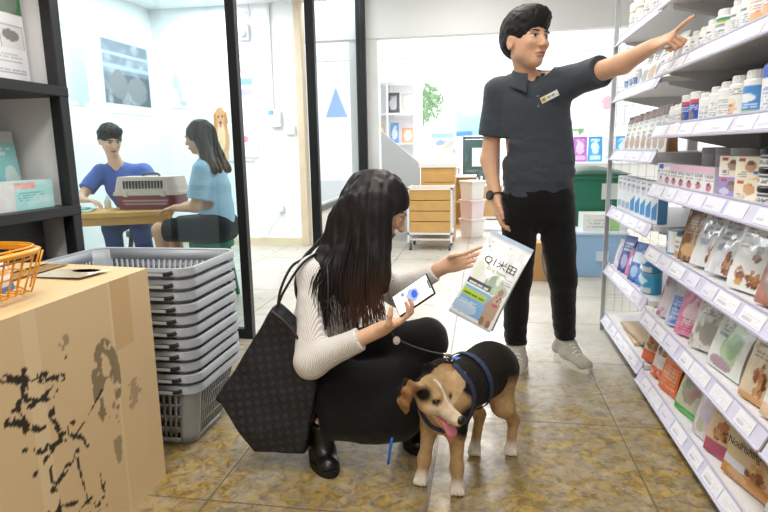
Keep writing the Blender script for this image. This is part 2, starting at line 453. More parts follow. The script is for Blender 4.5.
# ------------------------------------------------------------ floor
def floor_material():
    m = bpy.data.materials.new('stained slate tiles'); m.use_nodes = True; nt = m.node_tree; N = nt.nodes; L = nt.links
    b = N['Principled BSDF']; tc = N.new('ShaderNodeTexCoord'); sp = N.new('ShaderNodeSeparateXYZ'); L.new(tc.outputs['Object'], sp.inputs[0])
    def noise(scale, detail=8, dist=0., rough=.6):
        n = N.new('ShaderNodeTexNoise'); n.inputs['Scale'].default_value = scale; n.inputs['Detail'].default_value = detail
        n.inputs['Distortion'].default_value = dist; n.inputs['Roughness'].default_value = rough
        L.new(tc.outputs['Object'], n.inputs['Vector']); return n.outputs['Fac']
    def ramp(src, a, b_, inv=False):
        r = N.new('ShaderNodeMapRange'); r.inputs[1].default_value = a; r.inputs[2].default_value = b_
        r.inputs[3].default_value = 1. if inv else 0.; r.inputs[4].default_value = 0. if inv else 1.; L.new(src, r.inputs[0]); return r.outputs[0]
    def op(o, a, b_=None):
        n = N.new('ShaderNodeMath'); n.operation = o
        for i, x in enumerate((a, b_)):
            if x is None: continue
            if isinstance(x, (int, float)): n.inputs[i].default_value = x
            else: L.new(x, n.inputs[i])
        return n.outputs[0]
    def mix(f, a, b_):
        n = N.new('ShaderNodeMix'); n.data_type = 'RGBA'
        L.new(f, n.inputs[0])
        for i, x in ((6, a), (7, b_)):
            if isinstance(x, str): n.inputs[i].default_value = (*lin(x), 1)
            else: L.new(x, n.inputs[i])
        return n.outputs[2]
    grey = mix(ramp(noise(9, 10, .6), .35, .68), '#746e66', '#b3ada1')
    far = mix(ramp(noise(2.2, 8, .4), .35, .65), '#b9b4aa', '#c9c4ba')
    ochre = mix(ramp(noise(22, 8, 1.2), .36, .64), '#745f30', '#b0944e')
    veins = ramp(noise(6.5, 10, 2.2), .47, .56)
    big = noise(1.6, 5, .8)
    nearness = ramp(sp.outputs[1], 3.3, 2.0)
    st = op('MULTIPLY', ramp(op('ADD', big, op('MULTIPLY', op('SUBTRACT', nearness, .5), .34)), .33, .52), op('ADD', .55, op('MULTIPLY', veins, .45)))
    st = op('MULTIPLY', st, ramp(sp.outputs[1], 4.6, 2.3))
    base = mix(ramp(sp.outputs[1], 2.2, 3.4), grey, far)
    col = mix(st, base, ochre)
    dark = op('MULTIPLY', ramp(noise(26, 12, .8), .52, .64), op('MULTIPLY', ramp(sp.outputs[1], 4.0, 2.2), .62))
    col = mix(dark, col, '#5c5247')
    def joint(o, off):
        f = op('FRACT', op('DIVIDE', op('SUBTRACT', o, off-7.), .7)); e = op('MINIMUM', f, op('SUBTRACT', 1., f))
        return ramp(e, .004, .0075, True)
    j = op('MAXIMUM', joint(sp.outputs[0], .54), joint(sp.outputs[1], 2.29))
    col = mix(op('MULTIPLY', j, .75), col, '#5b544b')
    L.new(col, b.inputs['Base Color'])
    rr = N.new('ShaderNodeMapRange'); rr.inputs[1].default_value = .3; rr.inputs[2].default_value = .7; rr.inputs[3].default_value = .24; rr.inputs[4].default_value = .50
    L.new(noise(7, 8, .5), rr.inputs[0]); L.new(rr.outputs[0], b.inputs['Roughness'])
    h = op('SUBTRACT', op('MULTIPLY', noise(16, 10, 1.), .6), j)
    bp = N.new('ShaderNodeBump'); bp.inputs['Strength'].default_value = .35; bp.inputs['Distance'].default_value = .006
    L.new(h, bp.inputs['Height']); L.new(bp.outputs[0], b.inputs['Normal'])
    return m
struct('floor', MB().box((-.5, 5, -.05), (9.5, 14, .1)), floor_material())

wall_white = mat('white wall paint', '#f3f5f5', .6, noise=(3, .015))
wall_grey = mat('pale grey paint', '#dcdcdc', .6, noise=(3, .015))
black_metal = mat('black powder coat', '#17181a', .4, spec=.4)
struct('ceiling', MB().box((.75, 3.6, 3.05), (4.5, 11., .1)), mat('ceiling white', '#f2f2f2', .7))
struct('ceiling_clinic', MB().box((-2.75, 4.9, 2.76), (2.6, 3.5, .08)), mat('ceiling white'))
struct('wall_bulkhead', MB().box((-1.43, 4.9, 2.93), (.05, 3.5, .4)), wall_white)
struct('wall_clinic_back', MB().box((-2.95, 6.64, 1.4), (1.78, .12, 2.8)), wall_white)
struct('wall_clinic_left', MB().box((-3.86, 4.9, 1.4), (.12, 3.6, 2.8)), wall_white)
struct('wall_left_return', MB().box((-3.3, 3.19, 1.5), (1.7, .06, 3.)), wall_white)
struct('baseboard_clinic', MB().box((-2.93, 6.572, .045), (1.72, .018, .09)), mat('cream skirting', '#ddd2b4', .5))
struct('trim_1', MB().box((-2.04, 6.60, 1.4), (.085, .14, 2.8), bev=.006), mat('pale wood frame', '#d6c4aa', .5, noise=(6, .06)))
b = MB(); b.box((.35, 7.25, 2.72), (5.6, .14, .64)); struct('wall_header', b, wall_grey)
struct('wall_pillar', MB().box((-1.435, 7.27, 1.2), (.35, .14, 2.4)), wall_grey)
struct('wall_left_column', MB().box((-2.475, 3.17, 1.5), (.07, .10, 3.)), mat('grey column paint', '#eceef0', .5))

# glass front of the clinic: black posts, glass, rails
def post(name, x, y, sx, sy, rz=0): return struct(name, MB().box((0, 0, 1.5), (sx, sy, 3.), bev=.004).xf(t=(x, y, 0)), black_metal)
post('trim_post_corner', -1.366, 3.19, .052, .052)
struct('trim_post_corner_edge', MB().box((-1.392, 3.225, 1.5), (.012, .012, 3.)), mat('brushed aluminium', '#a9adb0', .3, metal=.9))
post('trim_post_middle', -1.405, 4.85, .075, .06)
post('trim_post_end', -1.452, 7.14, .11, .07)
clinic_glass = glass_mat('clinic glass', '#eef7f8', .05)
struct('window_1', MB().box((-1.915, 3.19, 1.5), (1.05, .010, 2.98)), clinic_glass)
struct('trim_rail_front', MB().box((-1.915, 3.19, .03), (1.05, .045, .06)), black_metal)
struct('window_2', MB().bar((-1.41, 4.9, 1.8), (-1.447, 7.09, 1.8), .008, 2.3), glass_mat('side glass', '#f6fafa', .05, True))
b = MB(); b.bar((-1.41, 4.9, .60), (-1.447, 7.09, .60), .045, .05); struct('trim_rail_side', b, mat('grey rail', '#6f7274', .4, metal=.3))
b = MB(); b.bar((-1.41, 4.9, .30), (-1.447, 7.09, .30), .02, .56); struct('wall_side_panel', b, mat('cream panel', '#e6e0da', .6))
# front windows of the shop and the street side
b = MB()
for x in (-3.2, -1.15, .35, 1.85, 3.3): b.box((x, 11., 1.4), (.07, .09, 2.8))
for z in (.06, 2.78): b.box((.05, 11., z), (6.5, .085, .12))
struct('window_3', b, mat('white frame', '#f0f0f0', .4))
struct('window_4', MB().box((.05, 11., 1.4), (6.5, .008, 2.7)), glass_mat('front glass', '#ffffff', .04))
struct('ground_street', MB().box((0, 16.5, -.08), (26, 10.9, .1)), mat('street paving', '#d9d7d2', .8, noise=(2, .05)))
leaf = mat('leaf green', '#a6cf92', .6)  # paled: the haze of overexposed daylight is put into the leaf colour
def tree(x, y, h, r, label, seed):
    rg = np.random.default_rng(seed); t = thing('street_tree', label, 'tree', (x, y, -.03), 0, 'trees outside the front windows')
    b = MB(); b.tube([(x, y, -.03), (x+.05, y, h*.5), (x+.1, y+.1, h*.85)], [.07, .05, .02], 8); obj('trunk', b, mat('bark', '#a89a86', .8), t)
    b = MB()
    for k in range(420):
        v = rg.normal(size=3); v = v/np.linalg.norm(v)*r*rg.uniform(.35, 1)**.6*A3(1, 1, .8); c = A3(x, y, h)+v
        a = nrm(rg.normal(size=3)); q = nrm(np.cross(a, rg.normal(size=3))); l = rg.uniform(.06, .13); wd = l*.35
        b.add([c-a*l, c+q*wd, c+a*l, c-q*wd], [(0, 1, 2, 3)])
    obj('foliage', b, leaf, t)
tree(-1.55, 14.2, 2.15, .62, 'pale green street tree outside the window left of the man', 1)
tree(1.95, 14.6, 1.9, .7, 'leafy street tree outside the window below the man\'s raised arm', 2)
t = MB().prism([(-.21, -.27), (.21, -.27), (0, .27)], -.0015, .0015)
t.xf(R=np.stack([A3(1, 0, 0), A3(0, 0, 1), A3(0, -1, 0)], 1), t=(-2.73, 10.985, 1.98))
tag(obj('sticker', t, mat('sticker blue', '#8fb0dc', .6)), 'pale blue triangle sticker seen through the clinic side glass', 'sticker')
struct('wall_right', MB().box((3.15, 4.2, 1.5), (.1, 13.5, 3.)), wall_white)
struct('wall_rear', MB().box((-.4, -1.85, 1.5), (8, .1, 3.)), wall_white)
struct('wall_left', MB().box((-4.2, .55, 1.5), (.1, 4.9, 3.)), wall_white)
struct('ceiling_front', MB().box((-2.9, .5, 3.05), (2.8, 4.8, .1)), mat('ceiling white'))
# ------------------------------------------------------------ shelving on the right: three bays, shelves with sloping price rails and paper tags
steel = mat('white shelf steel', '#e3e3e4', .4)
rail_m = mat('lavender price rail', '#d4d3ea', .35, coat=.3)
tag_m = mat('paper price tag', '#f3f3f6', .5, vc=True)
upright_m = mat('brushed upright', '#b4b6b8', .35, metal=.6)
back_m = mat('grey back panel', '#9a9a9b', .5)
wire_m = mat('grey wire', '#c2c4c4', .4, metal=.5)
XF = .70
def bay(label, y0, y1, zs, xf, mesh_end=False):
    t = thing('shelving_bay', label, 'shelf', ((xf+1.17)/2, (y0+y1)/2, 0), 0, 'white shelving bays along the right aisle')
    L = y1-y0; rg = np.random.default_rng(int(y0*100))
    for y in ((y0+.012, y1-.012) if not mesh_end else (y0+.012,)):
        obj('upright', MB().box((1.15, y, 1.1), (.05, .024, 2.2)), upright_m, t)
    if mesh_end:
        obj('upright', MB().box((1.15, y1-.012, 1.1), (.05, .024, 2.2)), upright_m, t)
        obj('upright', MB().box((xf+.01, y1+.012, .95), (.022, .022, 1.9)), upright_m, t)
        b = MB()
        for k in range(10): x = xf+.03+k*.045; b.tube([(x, y1+.008, .12), (x, y1+.008, 1.85)], .0011, 5)
        for k in range(18): z = .12+k*.1; b.tube([(xf+.02, y1+.008, z), (1.14, y1+.008, z)], .0011, 5)
        obj('wire_end', b, wire_m, t)
        b = MB()
        for k in range(20): y = y0+.03+k*.043; b.tube([(1.15, y, .12), (1.15, y, 1.85)], .0011, 5)
        for k in range(18): z = .12+k*.1; b.tube([(1.15, y0, z), (1.15, y1, z)], .0011, 5)
        obj('wire_back', b, wire_m, t)
    else:
        obj('back_panel', MB().box((1.168, (y0+y1)/2, 1.1), (.012, L-.01, 2.2)), back_m, t)
    obj('base_plinth', MB().box((xf+.06+.2, (y0+y1)/2, .02), (.36, L-.02, .04)), mat('plinth grey', '#8d8d90', .5), t)
    for i, z in enumerate(zs):
        s = MB(); s.box(((xf+.028+1.15)/2, (y0+y1)/2, z+.035), (1.15-xf-.028, L-.006, .022))
        for k in range(int(L/.045)): s.box((xf+.052, y0+.03+k*.045, z+.0463), (.014, .006, .0012), col=lin('#8d8d90'))
        if i: # tapering brackets under the board
            for y in (y0+.012, y1-.012): s.add([(1.15, y, z+.03), (1.15, y, z-.075), (xf+.06, y, z+.012), (xf+.05, y, z+.03), (1.15, y+.004, z+.03), (1.15, y+.004, z-.075), (xf+.06, y+.004, z+.012), (xf+.05, y+.004, z+.03)], [(0, 1, 2, 3), (7, 6, 5, 4), (0, 4, 5, 1), (1, 5, 6, 2), (2, 6, 7, 3), (3, 7, 4, 0)])
        sh = obj('shelf_board', s, steel, t)
        r = MB(); hh = .056; P = [(xf, z), (xf+.004, z-.002), (xf+.030, z+hh-.002), (xf+.026, z+hh)]
        v = [(x, y, zz) for y in (y0+.004, y1-.004) for x, zz in P]
        r.add(v, [(0, 1, 2, 3), (7, 6, 5, 4)]+[(k, 4+k, 4+(k+1) % 4, (k+1) % 4) for k in range(4)])
        r.bar((xf-.001, y0+.004, z+.003), (xf-.001, y1-.004, z+.003), .006, .006); r.bar((xf+.0255, y0+.004, z+hh), (xf+.0255, y1-.004, z+hh), .006, .006)
        ro = obj('price_rail', r, rail_m, sh, world=False); ro.location = (0, 0, 0)
        # shift rail into the bay's frame
        for vtx in ro.data.vertices: vtx.co -= Vector(t.location)
        n = max(2, int(L/.155)); 
        for k in range(n):
            y = y0+.06+(k+rg.uniform(.0, .1))*(L-.1)/n; wd = rg.choice([.10, .13, .15]); g = MB()
            e = A3(.026, 0, hh)/math.hypot(.026, hh); nn = A3(-e[2], 0, e[0])
            o = A3(xf, y, z)+e*.010+nn*.0015
            pa = art([('lines', .08, .55, .9, .95, 3, '#d9dae2'), ('rect', .1, .12, .5, .42, '#c5c8d2'), ('lines', .55, .1, .92, .42, 2, '#dcdde5')] if rg.random() < .7 else [('lines', .08, .1, .92, .9, 4, '#dddee6')], '#eeeef4' if rg.random() < .7 else '#e2e0f0', k)
            wd = min(wd, y1-.008-y)
            g.quadgrid(o+A3(0, wd, 0), o, o+A3(0, wd, 0)+e*.042, 14, 9, pa)
            q = obj('price_tag', g, tag_m, ro, world=False)
            for vtx in q.data.vertices: vtx.co -= Vector(t.location)
    return t
NEAR = [.04, .323, .613, .885, 1.127, 1.372, 1.64]; FAR = [.058, .362, .70, 1.02, 1.335, 1.635]
bay('white shelving bay in the middle, with jars and small pink topped boxes', 1.515, 2.70, NEAR, XF)
bay('farthest white shelving bay with an open wire mesh end, beside the standing man', 2.712, 3.58, FAR, XF+.012, True)
bay('nearest white shelving bay, cut off at the lower right corner', .45, 1.508, NEAR[:3]+NEAR[4:6], XF)
# ------------------------------------------------------------ packs: pouches, bottles, jars and cartons
print_gloss = mat('printed film', rough=.28, vc=True, coat=.45, bump=(38, .42))
print_matt = mat('printed card', rough=.5, vc=True)
plastic_print = mat('printed plastic', rough=.35, vc=True, coat=.2)
def pouch_mb(w, h, d, paint, side, back=None, nu=22, nv=30, seal=.07, seed=0, flat_bottom=True, crease=.5):
    """stand-up pouch: front faces -y, base centre at origin"""
    back = back or side; b = MB(); cs, cb = lin(side), lin(back); ns = 3; rows = []; cols = []
    rg = np.random.default_rng(seed); ph = rg.uniform(0, 9)
    for j in range(nv+1):
        v = j/nv
        dep = d*(1-min(1, v/(1-seal))**1.7)*(1 if flat_bottom else math.sin(PI*min(1, .25+v*.75)))+.003
        if v > 1-seal: dep = .003
        ww = w*(1-.05*math.sin(PI*min(1, v/(1-seal)))*(1 if d > .03 else .4))
        u = np.linspace(0, 1, nu+1); bul = 1+.22*np.sin(PI*u)*math.sin(PI*min(1, v/(1-seal)))
        wr = crease*.0035*(vnoise(np.stack([u*5, np.full_like(u, v*7), np.full_like(u, ph)], 1), 1.3, seed)-.5)*2*(.3+v)
        x = (u-.5)*ww; yf = -dep/2*bul+wr; yb = dep/2*bul+wr
        t = np.linspace(0, 1, ns+2)[1:-1]; fold = .22*dep*np.sin(PI*t)
        L = [np.stack([x, yf], 1), np.stack([ww/2-fold*.6, -dep/2+dep*t], 1), np.stack([x[::-1], yb[::-1]], 1), np.stack([-ww/2+fold*.6, dep/2-dep*t], 1)]
        P = np.concatenate(L); rows.append(np.column_stack([P, np.full(len(P), v*h)]))
        cf = paint(u, np.full_like(u, v)); cols.append(np.concatenate([cf, np.tile(cs, (ns, 1)), np.tile(cb, (nu+1, 1)), np.tile(cs, (ns, 1))]))
    n = len(rows[0]); V = np.concatenate(rows)
    F = [(j*n+i, j*n+(i+1) % n, (j+1)*n+(i+1) % n, (j+1)*n+i) for j in range(nv) for i in range(n)]
    F += [tuple(range(n))[::-1], tuple(range(nv*n, nv*n+n))]
    return b.add(V, F, np.concatenate(cols))
def carton_mb(w, d, h, paint, side, top=None, nu=16, nv=18, side_paint=None):
    b = MB(); w2, d2 = w/2, d/2
    b.quadgrid((-w2, -d2, 0), (w2, -d2, 0), (-w2, -d2, h), nu, nv, paint)
    b.quadgrid((w2, -d2, 0), (w2, d2, 0), (w2, -d2, h), max(4, nu//2), nv, side_paint or (lambda u, v: np.tile(lin(side), (len(u), 1))))
    b.quadgrid((-w2, d2, 0), (-w2, -d2, 0), (-w2, d2, h), max(4, nu//2), nv, side_paint or (lambda u, v: np.tile(lin(side), (len(u), 1))))
    b.add([(w2, d2, 0), (-w2, d2, 0), (-w2, d2, h), (w2, d2, h)], [(0, 1, 2, 3)], lin(side))
    b.add([(-w2, -d2, h), (w2, -d2, h), (w2, d2, h), (-w2, d2, h)], [(0, 1, 2, 3)], lin(top or side))
    b.add([(-w2, -d2, 0), (w2, -d2, 0), (w2, d2, 0), (-w2, d2, 0)], [(3, 2, 1, 0)], lin(side)); return b
def wrap(paint, z0, z1, bg, front=-PI/2, arc=2.6):
    """label art wrapped round a bottle; u runs with the angle"""
    bgc = lin(bg)
    def f(T, Z):
        a = (T-front+PI) % (2*PI)-PI; u = a/arc+.5; v = (Z-z0)/(z1-z0); m = (u > 0) & (u < 1) & (v > 0) & (v < 1)
        c = np.tile(bgc, (len(T), 1)); 
        if m.any(): c[m] = paint(u[m], v[m])
        return c
    return f
def bottle_prof(r, h, neck=.62, sh=.76, n=26):
    P = [(r*.9, 0), (r, .004)]+[(r, .004+(h*sh-.004)*i/n) for i in range(1, n+1)]
    for i in range(1, 6):
        a = PI/2*i/5; P.append((r*(neck+(1-neck)*math.cos(a)), h*sh+h*.07*math.sin(a)))
    return P
def bottle(label, loc, r, h, paint_ops, cap='#f4f4f2', body='#f2f3f3', neck=.7, sh=.76, capw=.85, group=None, rz=-PI/2, seed=0, shoulder=None, name='supplement_bottle', cat='bottle'):
    t = thing(name, label, cat, loc, rz, group)
    pt = wrap(art(paint_ops, body, seed), .006, h*sh, body)
    if shoulder:
        base = pt; pt = lambda T, Z: np.where((Z > h*sh*.93)[:, None], lin(shoulder), base(T, Z))
    obj('body', MB().lathe(bottle_prof(r, h, neck, sh), n=44, paint=pt), plastic_print, t, ang=40, world=False)
    c = MB(); z = h*(sh+.07); cr = r*capw; pr = [(cr, z), (cr, h-.004), (cr-.003, h), (.001, h)]
    c.lathe(pr, n=40); V = c.v[0]; rad = np.hypot(V[:, 0], V[:, 1]); k = np.arange(len(V)) % 2 == 0
    V[:, :2] *= np.where((rad > cr*.98) & k, .965, 1)[:, None]
    obj('cap', c, mat('cap '+cap, cap, .4), t, world=False); return t
def pack(name, label, cat, loc, mb, rz=-PI/2, group=None, m=None, tilt=0., ang=40):
    """one pack whose whole look is one printed skin"""
    if tilt: 
        c, s = math.cos(tilt), math.sin(tilt); mb.xf(R=np.array([[1, 0, 0], [0, c, -s], [0, s, c]]))
        mb.xf(t=(0, 0, -min(v[:, 2].min() for v in mb.v)))
    o = obj(name, mb, m or print_gloss, ang=ang, smooth=True, world=False); o.location = loc; o.rotation_euler = (0, 0, rz)
    return tag(o, label, cat, group)
Z = lambda z: z+.0482
W = '#f0f1f1'
# ---- high shelf of white supplement bottles that the man points at
zF = Z(1.372); gF = 'supplement bottles on the shelf the man points at'
txt = [('lines', .15, .1, .85, .62, 7, '#8c929a'), ('rect', .25, .7, .75, .78, '#6f757c')]
green = [('rect', 0, .86, 1, .97, '#4a9c7a'), ('rect', .15, .62, .85, .76, '#9aa39f'), ('lines', .15, .15, .85, .55, 6, '#8fa6a0'), ('rect', .55, .80, .9, .86, '#c4bf5a')]
orange = [('ell', .6, .2, .45, .25, '#efb98c'), ('lines', .15, .45, .85, .85, 6, '#c9a08c'), ('rect', .2, .86, .8, .92, '#cf9a86')]
for i, (y, r, h, ops, lab, capw) in enumerate([
    (2.53, .024, .105, txt, 'slim white bottle just behind the pointing hand', .85),
    (2.455, .026, .115, txt, 'white bottle just right of the pointing fingertip', .8),
    (2.375, .025, .115, txt, 'white bottle third from the pointing fingertip', .8),
    (2.295, .027, .125, txt, 'white bottle left of the green banded bottle on the upper shelf', .85),
    (2.19, .034, .14, green, 'wide white bottle with a green band on the label', .86),
    (2.085, .029, .150, txt, 'tall white bottle directly right of the green banded one', .8),
    (2.01, .029, .155, txt, 'tall white bottle second to the right of the green banded one', .8),
    (1.93, .033, .165, orange, 'large white bottle with a faint pink print, near the right edge of the upper shelf', .85),
    (1.84, .036, .17, orange, 'large white bottle with an orange patch, last on the upper shelf at the picture edge', .85)]):
    bottle(lab, (.79, y, zF), r*1.12, h*.80, ops, seed=i, group=gF, capw=capw)
for i, (y, lab) in enumerate([(2.60, 'white and grey sachet under the pointing wrist, nearest the hand'), (2.66, 'white and grey sachet at the left end of the upper bottle shelf')]):
    pack('treat_sachet', lab, 'pouch', (.775, y, zF), pouch_mb(.055, .12, .025, art([('lines', .1, .2, .9, .8, 6, '#9a9da2'), ('blob', .5, .3, .3, .2, '#7a7d80')], '#e9eaea', i), '#c9cbcc', seed=i), -PI/2+.25, 'sachets beside the pointing hand', tilt=-.12)
zf = Z(1.335)
for i, (y, hh, c, lab) in enumerate([(2.80, .165, '#a8835c', 'silver and brown treat pouch hanging back above the sloping far shelf, nearest the bottles'), (2.92, .16, '#7f8386', 'silver treat pouch with a dark side, second from the bottles on the upper far shelf'), (3.05, .155, '#b4946a', 'silver treat pouch with a tan picture, third on the upper far shelf'), (3.17, .15, '#8b8f93', 'silver grey treat pouch beside the small blue labelled bottles')]):
    pack('treat_pouch', lab, 'pouch', (.80, y, zf), pouch_mb(.10, hh, .045, art([('blob', .45, .3, .4, .24, c), ('lines', .15, .62, .85, .85, 4, '#8a8d90'), ('rect', 0, .9, 1, 1, '#c2c4c6')], '#eceded', i+2), '#9fa2a4', seed=i+3), -PI/2+.3, 'silver treat pouches on the upper far shelf', tilt=-.16)
for i, (y, c, lab) in enumerate([(3.29, '#5d7fc0', 'small white bottle with a blue label, beside the silver pouches'), (3.38, '#9aa7b8', 'small white bottle with a grey label, between two blue labelled ones'), (3.47, '#4a6fb5', 'small white bottle with a blue label at the far end of the upper shelf')]):
    bottle(lab, (.775, y, zf), .024, .10, [('rect', 0, .25, 1, .75, c), ('lines', .1, .3, .9, .7, 3, '#e8edf5')], group='small blue labelled bottles at the far shelf end', seed=i, capw=.8)
zG = Z(1.635)
for i, (y, r, h, lab) in enumerate([(3.47, .040, .21, 'big white jug bottle at the far end of the top shelf'), (3.33, .042, .2, 'big white jug bottle second from the far end of the top shelf'), (3.17, .042, .21, 'big white jug bottle third from the far end of the top shelf'), (3.02, .042, .21, 'big white jug bottle fourth from the far end of the top shelf'), (2.87, .042, .21, 'big white jug bottle nearest on the far top shelf, cut by the picture top')]):
    bottle(lab, (.80, y, zG), r, h, [('rect', 0, .72, 1, .78, '#b7b58a'), ('lines', .15, .15, .85, .6, 6, '#a5aab0'), ('rect', .4, .62, .6, .7, '#8b8f6a')], group='jug bottles on the top far shelf', seed=i, capw=.55, neck=.5, sh=.68)
for i, y in enumerate((2.6, 2.45)):
    pack('treat_pouch', ['brown and white pouch on the top shelf above the pointing hand', 'white pouch on the top shelf, second above the pointing hand'][i], 'pouch', (.82, y, Z(1.64)), pouch_mb(.11, .2, .05, art([('blob', .5, .4, .4, .3, '#8a6a4a')], ['#cdb79c', W][i], i), '#b8a68c', seed=i), -PI/2, 'pouches on the top shelf')
# ---- shelf of labelled bottles at eye level
zE = Z(1.127); gE = 'labelled bottles on the eye level shelf'
vert = [('lines', .1, .1, .42, .9, 12, '#6d7178'), ('lines', .55, .1, .9, .75, 10, '#a1a5ab')]
tub = [('rect', 0, 0, 1, 1, '#f0f0f2'), ('rect', .1, .05, .9, .75, '#3d57b4'), ('rect', .1, .75, .9, .92, '#d4545f'), ('blob', .45, .25, .28, .22, '#4a3b38'), ('lines', .5, .45, .85, .7, 3, '#dfe4f5')]
face = [('blob', .5, .30, .30, .28, '#e9b795'), ('ell', .5, .5, .25, .10, '#f3e6c8'), ('ell', .42, .36, .05, .035, '#6a4a3c'), ('ell', .6, .36, .05, .035, '#6a4a3c'), ('ell', .5, .22, .10, .03, '#c2625c'), ('lines', .1, .7, .9, .95, 3, '#8d9198'), ('blob', .5, .04, .4, .07, '#d98a6a')]
blue = [('rect', 0, .12, 1, .88, '#4d8fd0'), ('tri', (0, .88), (.45, .88), (0, .55), '#efe08a'), ('blob', .5, .5, .35, .14, '#e8f0f8'), ('lines', .2, .2, .9, .4, 3, '#d5e4f4'), ('rect', .2, .0, .9, .1, '#d8cf6a')]
for i, (y, x, r, h, ops, lab, kw) in enumerate([
    (2.61, .77, .023, .098, vert, 'narrow white bottle at the left end of the eye level shelf', {}),
    (2.555, .77, .023, .102, vert, 'narrow white bottle second from the left end of the eye level shelf', {}),
    (2.50, .77, .023, .104, vert, 'narrow white bottle just left of the blue and red tubs', {}),
    (2.425, .775, .036, .135, tub, 'white lidded tub with a blue and red label, the left one of two', dict(sh=.84, neck=.97, capw=1.02)),
    (2.335, .775, .036, .14, tub, 'white lidded tub with a blue and red label, the right one of two', dict(sh=.84, neck=.97, capw=1.02)),
    (2.24, .77, .032, .125, vert, 'white bottle just right of the blue and red tubs', {}),
    (2.155, .775, .034, .14, vert, 'white bottle with columns of small print, second right of the tubs', {}),
    (2.075, .77, .032, .15, vert, 'tall white bottle left of the bottle with a face on it', dict(capw=.75)),
    (1.985, .765, .037, .16, face, 'white bottle with a child\'s face printed on the label', {}),
    (1.885, .77, .040, .165, blue, 'white bottle with a bright blue and yellow label', {}),
    (1.765, .775, .046, .215, [('rect', 0, 0, 1, .76, '#f0f1f4'), ('rect', 0, .76, 1, 1, '#4268c8'), ('lines', .05, .1, .3, .7, 10, '#4a4f5a'), ('lines', .5, .1, .9, .6, 7, '#a9b4d8')], 'tall white bottle with a blue shoulder at the right end of the eye level shelf', dict(shoulder='#4268c8', neck=.6, capw=.6, sh=.74)),
    (1.65, .775, .046, .21, vert, 'big white bottle beyond the blue shouldered one at the picture edge', {})]):
    bottle(lab, (max(x, .736+r*1.08), y, zE), r*1.08, h*.78, ops, group=gE, seed=i+20, **kw)
t = thing('storage_jar', 'black domed jar standing behind the blue and red tubs', 'jar', (1.0, 2.585, zE))
obj('body', MB().lathe([(.06, 0), (.065, .01), (.065, .10), (.06, .11)], n=32), mat('black plastic', '#141416', .3), t, world=False, ang=40)
obj('lid', MB().lathe([(.075, .105), (.078, .12), (.074, .15), (.055, .172), (.001, .18)], n=32), mat('black plastic'), t, world=False, ang=40)
ze = Z(1.02)
for i, y in enumerate((2.80, 2.90, 3.0, 3.11, 3.22, 3.33, 3.44)):
    pack('treat_pouch', ['brown topped pouch nearest the eye level bottles on the far shelf', 'brown topped pouch second from the eye level bottles', 'brown topped pouch third from the eye level bottles', 'brown topped pouch in the middle of the far eye level row', 'brown topped pouch third from the far upright', 'brown topped pouch second from the far upright', 'brown topped pouch beside the far upright'][i], 'pouch', (.80, y, ze), pouch_mb(.10, .205-.004*i, .05, art([('rect', 0, .80, 1, 1, '#9a6a44' if i % 2 else '#7a5236'), ('blob', .5, .25, .34, .18, '#a98868'), ('lines', .3, .4, .7, .76, 8, '#8d8d8d')], '#ecebe8', i), '#a87a50' if i == 0 else '#c9b8a4', seed=i+9), -PI/2+.12, 'brown topped pouches on the far shelf')
# ---- small pink topped boxes, dog chew cartons, stacked jars
zD = Z(.885)
for i, y in enumerate((2.655, 2.570, 2.485, 2.397, 2.307, 2.213, 2.117)):
    lab = ['small white box with a blue square, first at the left end of its row', 'small white box with a blue mark, second in the row of pink topped boxes', 'small pink topped box third in its row', 'small pink topped box fourth in its row', 'small pink topped box third from the dog cartons', 'small pink topped box second from the dog cartons', 'small pink topped box next to the dog cartons'][i]
    top = [('rect', 0, .74, 1, 1, '#e6c3d6'), ('rect', 0, .72, 1, .745, '#cfd0d6')] if i > 1 else [('rect', .2, .76, .75, .95, '#4c66c4')] if i == 0 else [('rect', 0, .88, 1, 1, '#d9d5e8')]
    pack('supplement_box', lab, 'box', (.765, y, zD), carton_mb(.060, .05, .090, art(top+[('lines', .12, .5, .88, .74, 3, '#a0a3aa'), ('blob', .5, .26, .26, .16, ['#d8d8de', '#c46a86', '#b64a72', '#b64a72', '#c2416f', '#c2416f', '#c84a78'][i]), ('ell', .5, .36, .10, .08, '#7a3a4a')], '#f1f1f3', i), '#e6e4ea', '#e3b9d2' if i > 1 else '#eceaf2'), -PI/2+.22, 'pink topped boxes in a row', m=print_matt, ang=None)
for i, (y, lab) in enumerate([(2.50, 'silver lidded round tin behind the pink topped boxes, the farther one'), (2.36, 'silver lidded round tin behind the pink topped boxes, the middle one'), (2.22, 'silver lidded round tin behind the pink topped boxes, the nearer one')]):
    t = thing('round_tin', lab, 'tin', (.90, y, zD), 0, 'silver lidded tins')
    obj('body', MB().lathe([(.05, 0), (.052, .004), (.052, .13)], n=32), mat('tin grey', '#c9cace', .4), t, world=False, ang=40)
    obj('lid', MB().lathe([(.054, .128), (.054, .15), (.05, .153), (.001, .153)], n=32), mat('tin lid', '#aeb0b4', .35, metal=.4), t, world=False, ang=40)
pup = lambda b, c: [('blob', .52, .55, .20, .26, b), ('ell', .52, .72, .12, .12, c), ('ell', .48, .74, .02, .02, '#3a2a24'), ('ell', .57, .74, .02, .02, '#3a2a24'), ('lines', .08, .1, .4, .35, 3, '#8a8d94'), ('rect', .08, .78, .32, .9, '#c05a4a')]
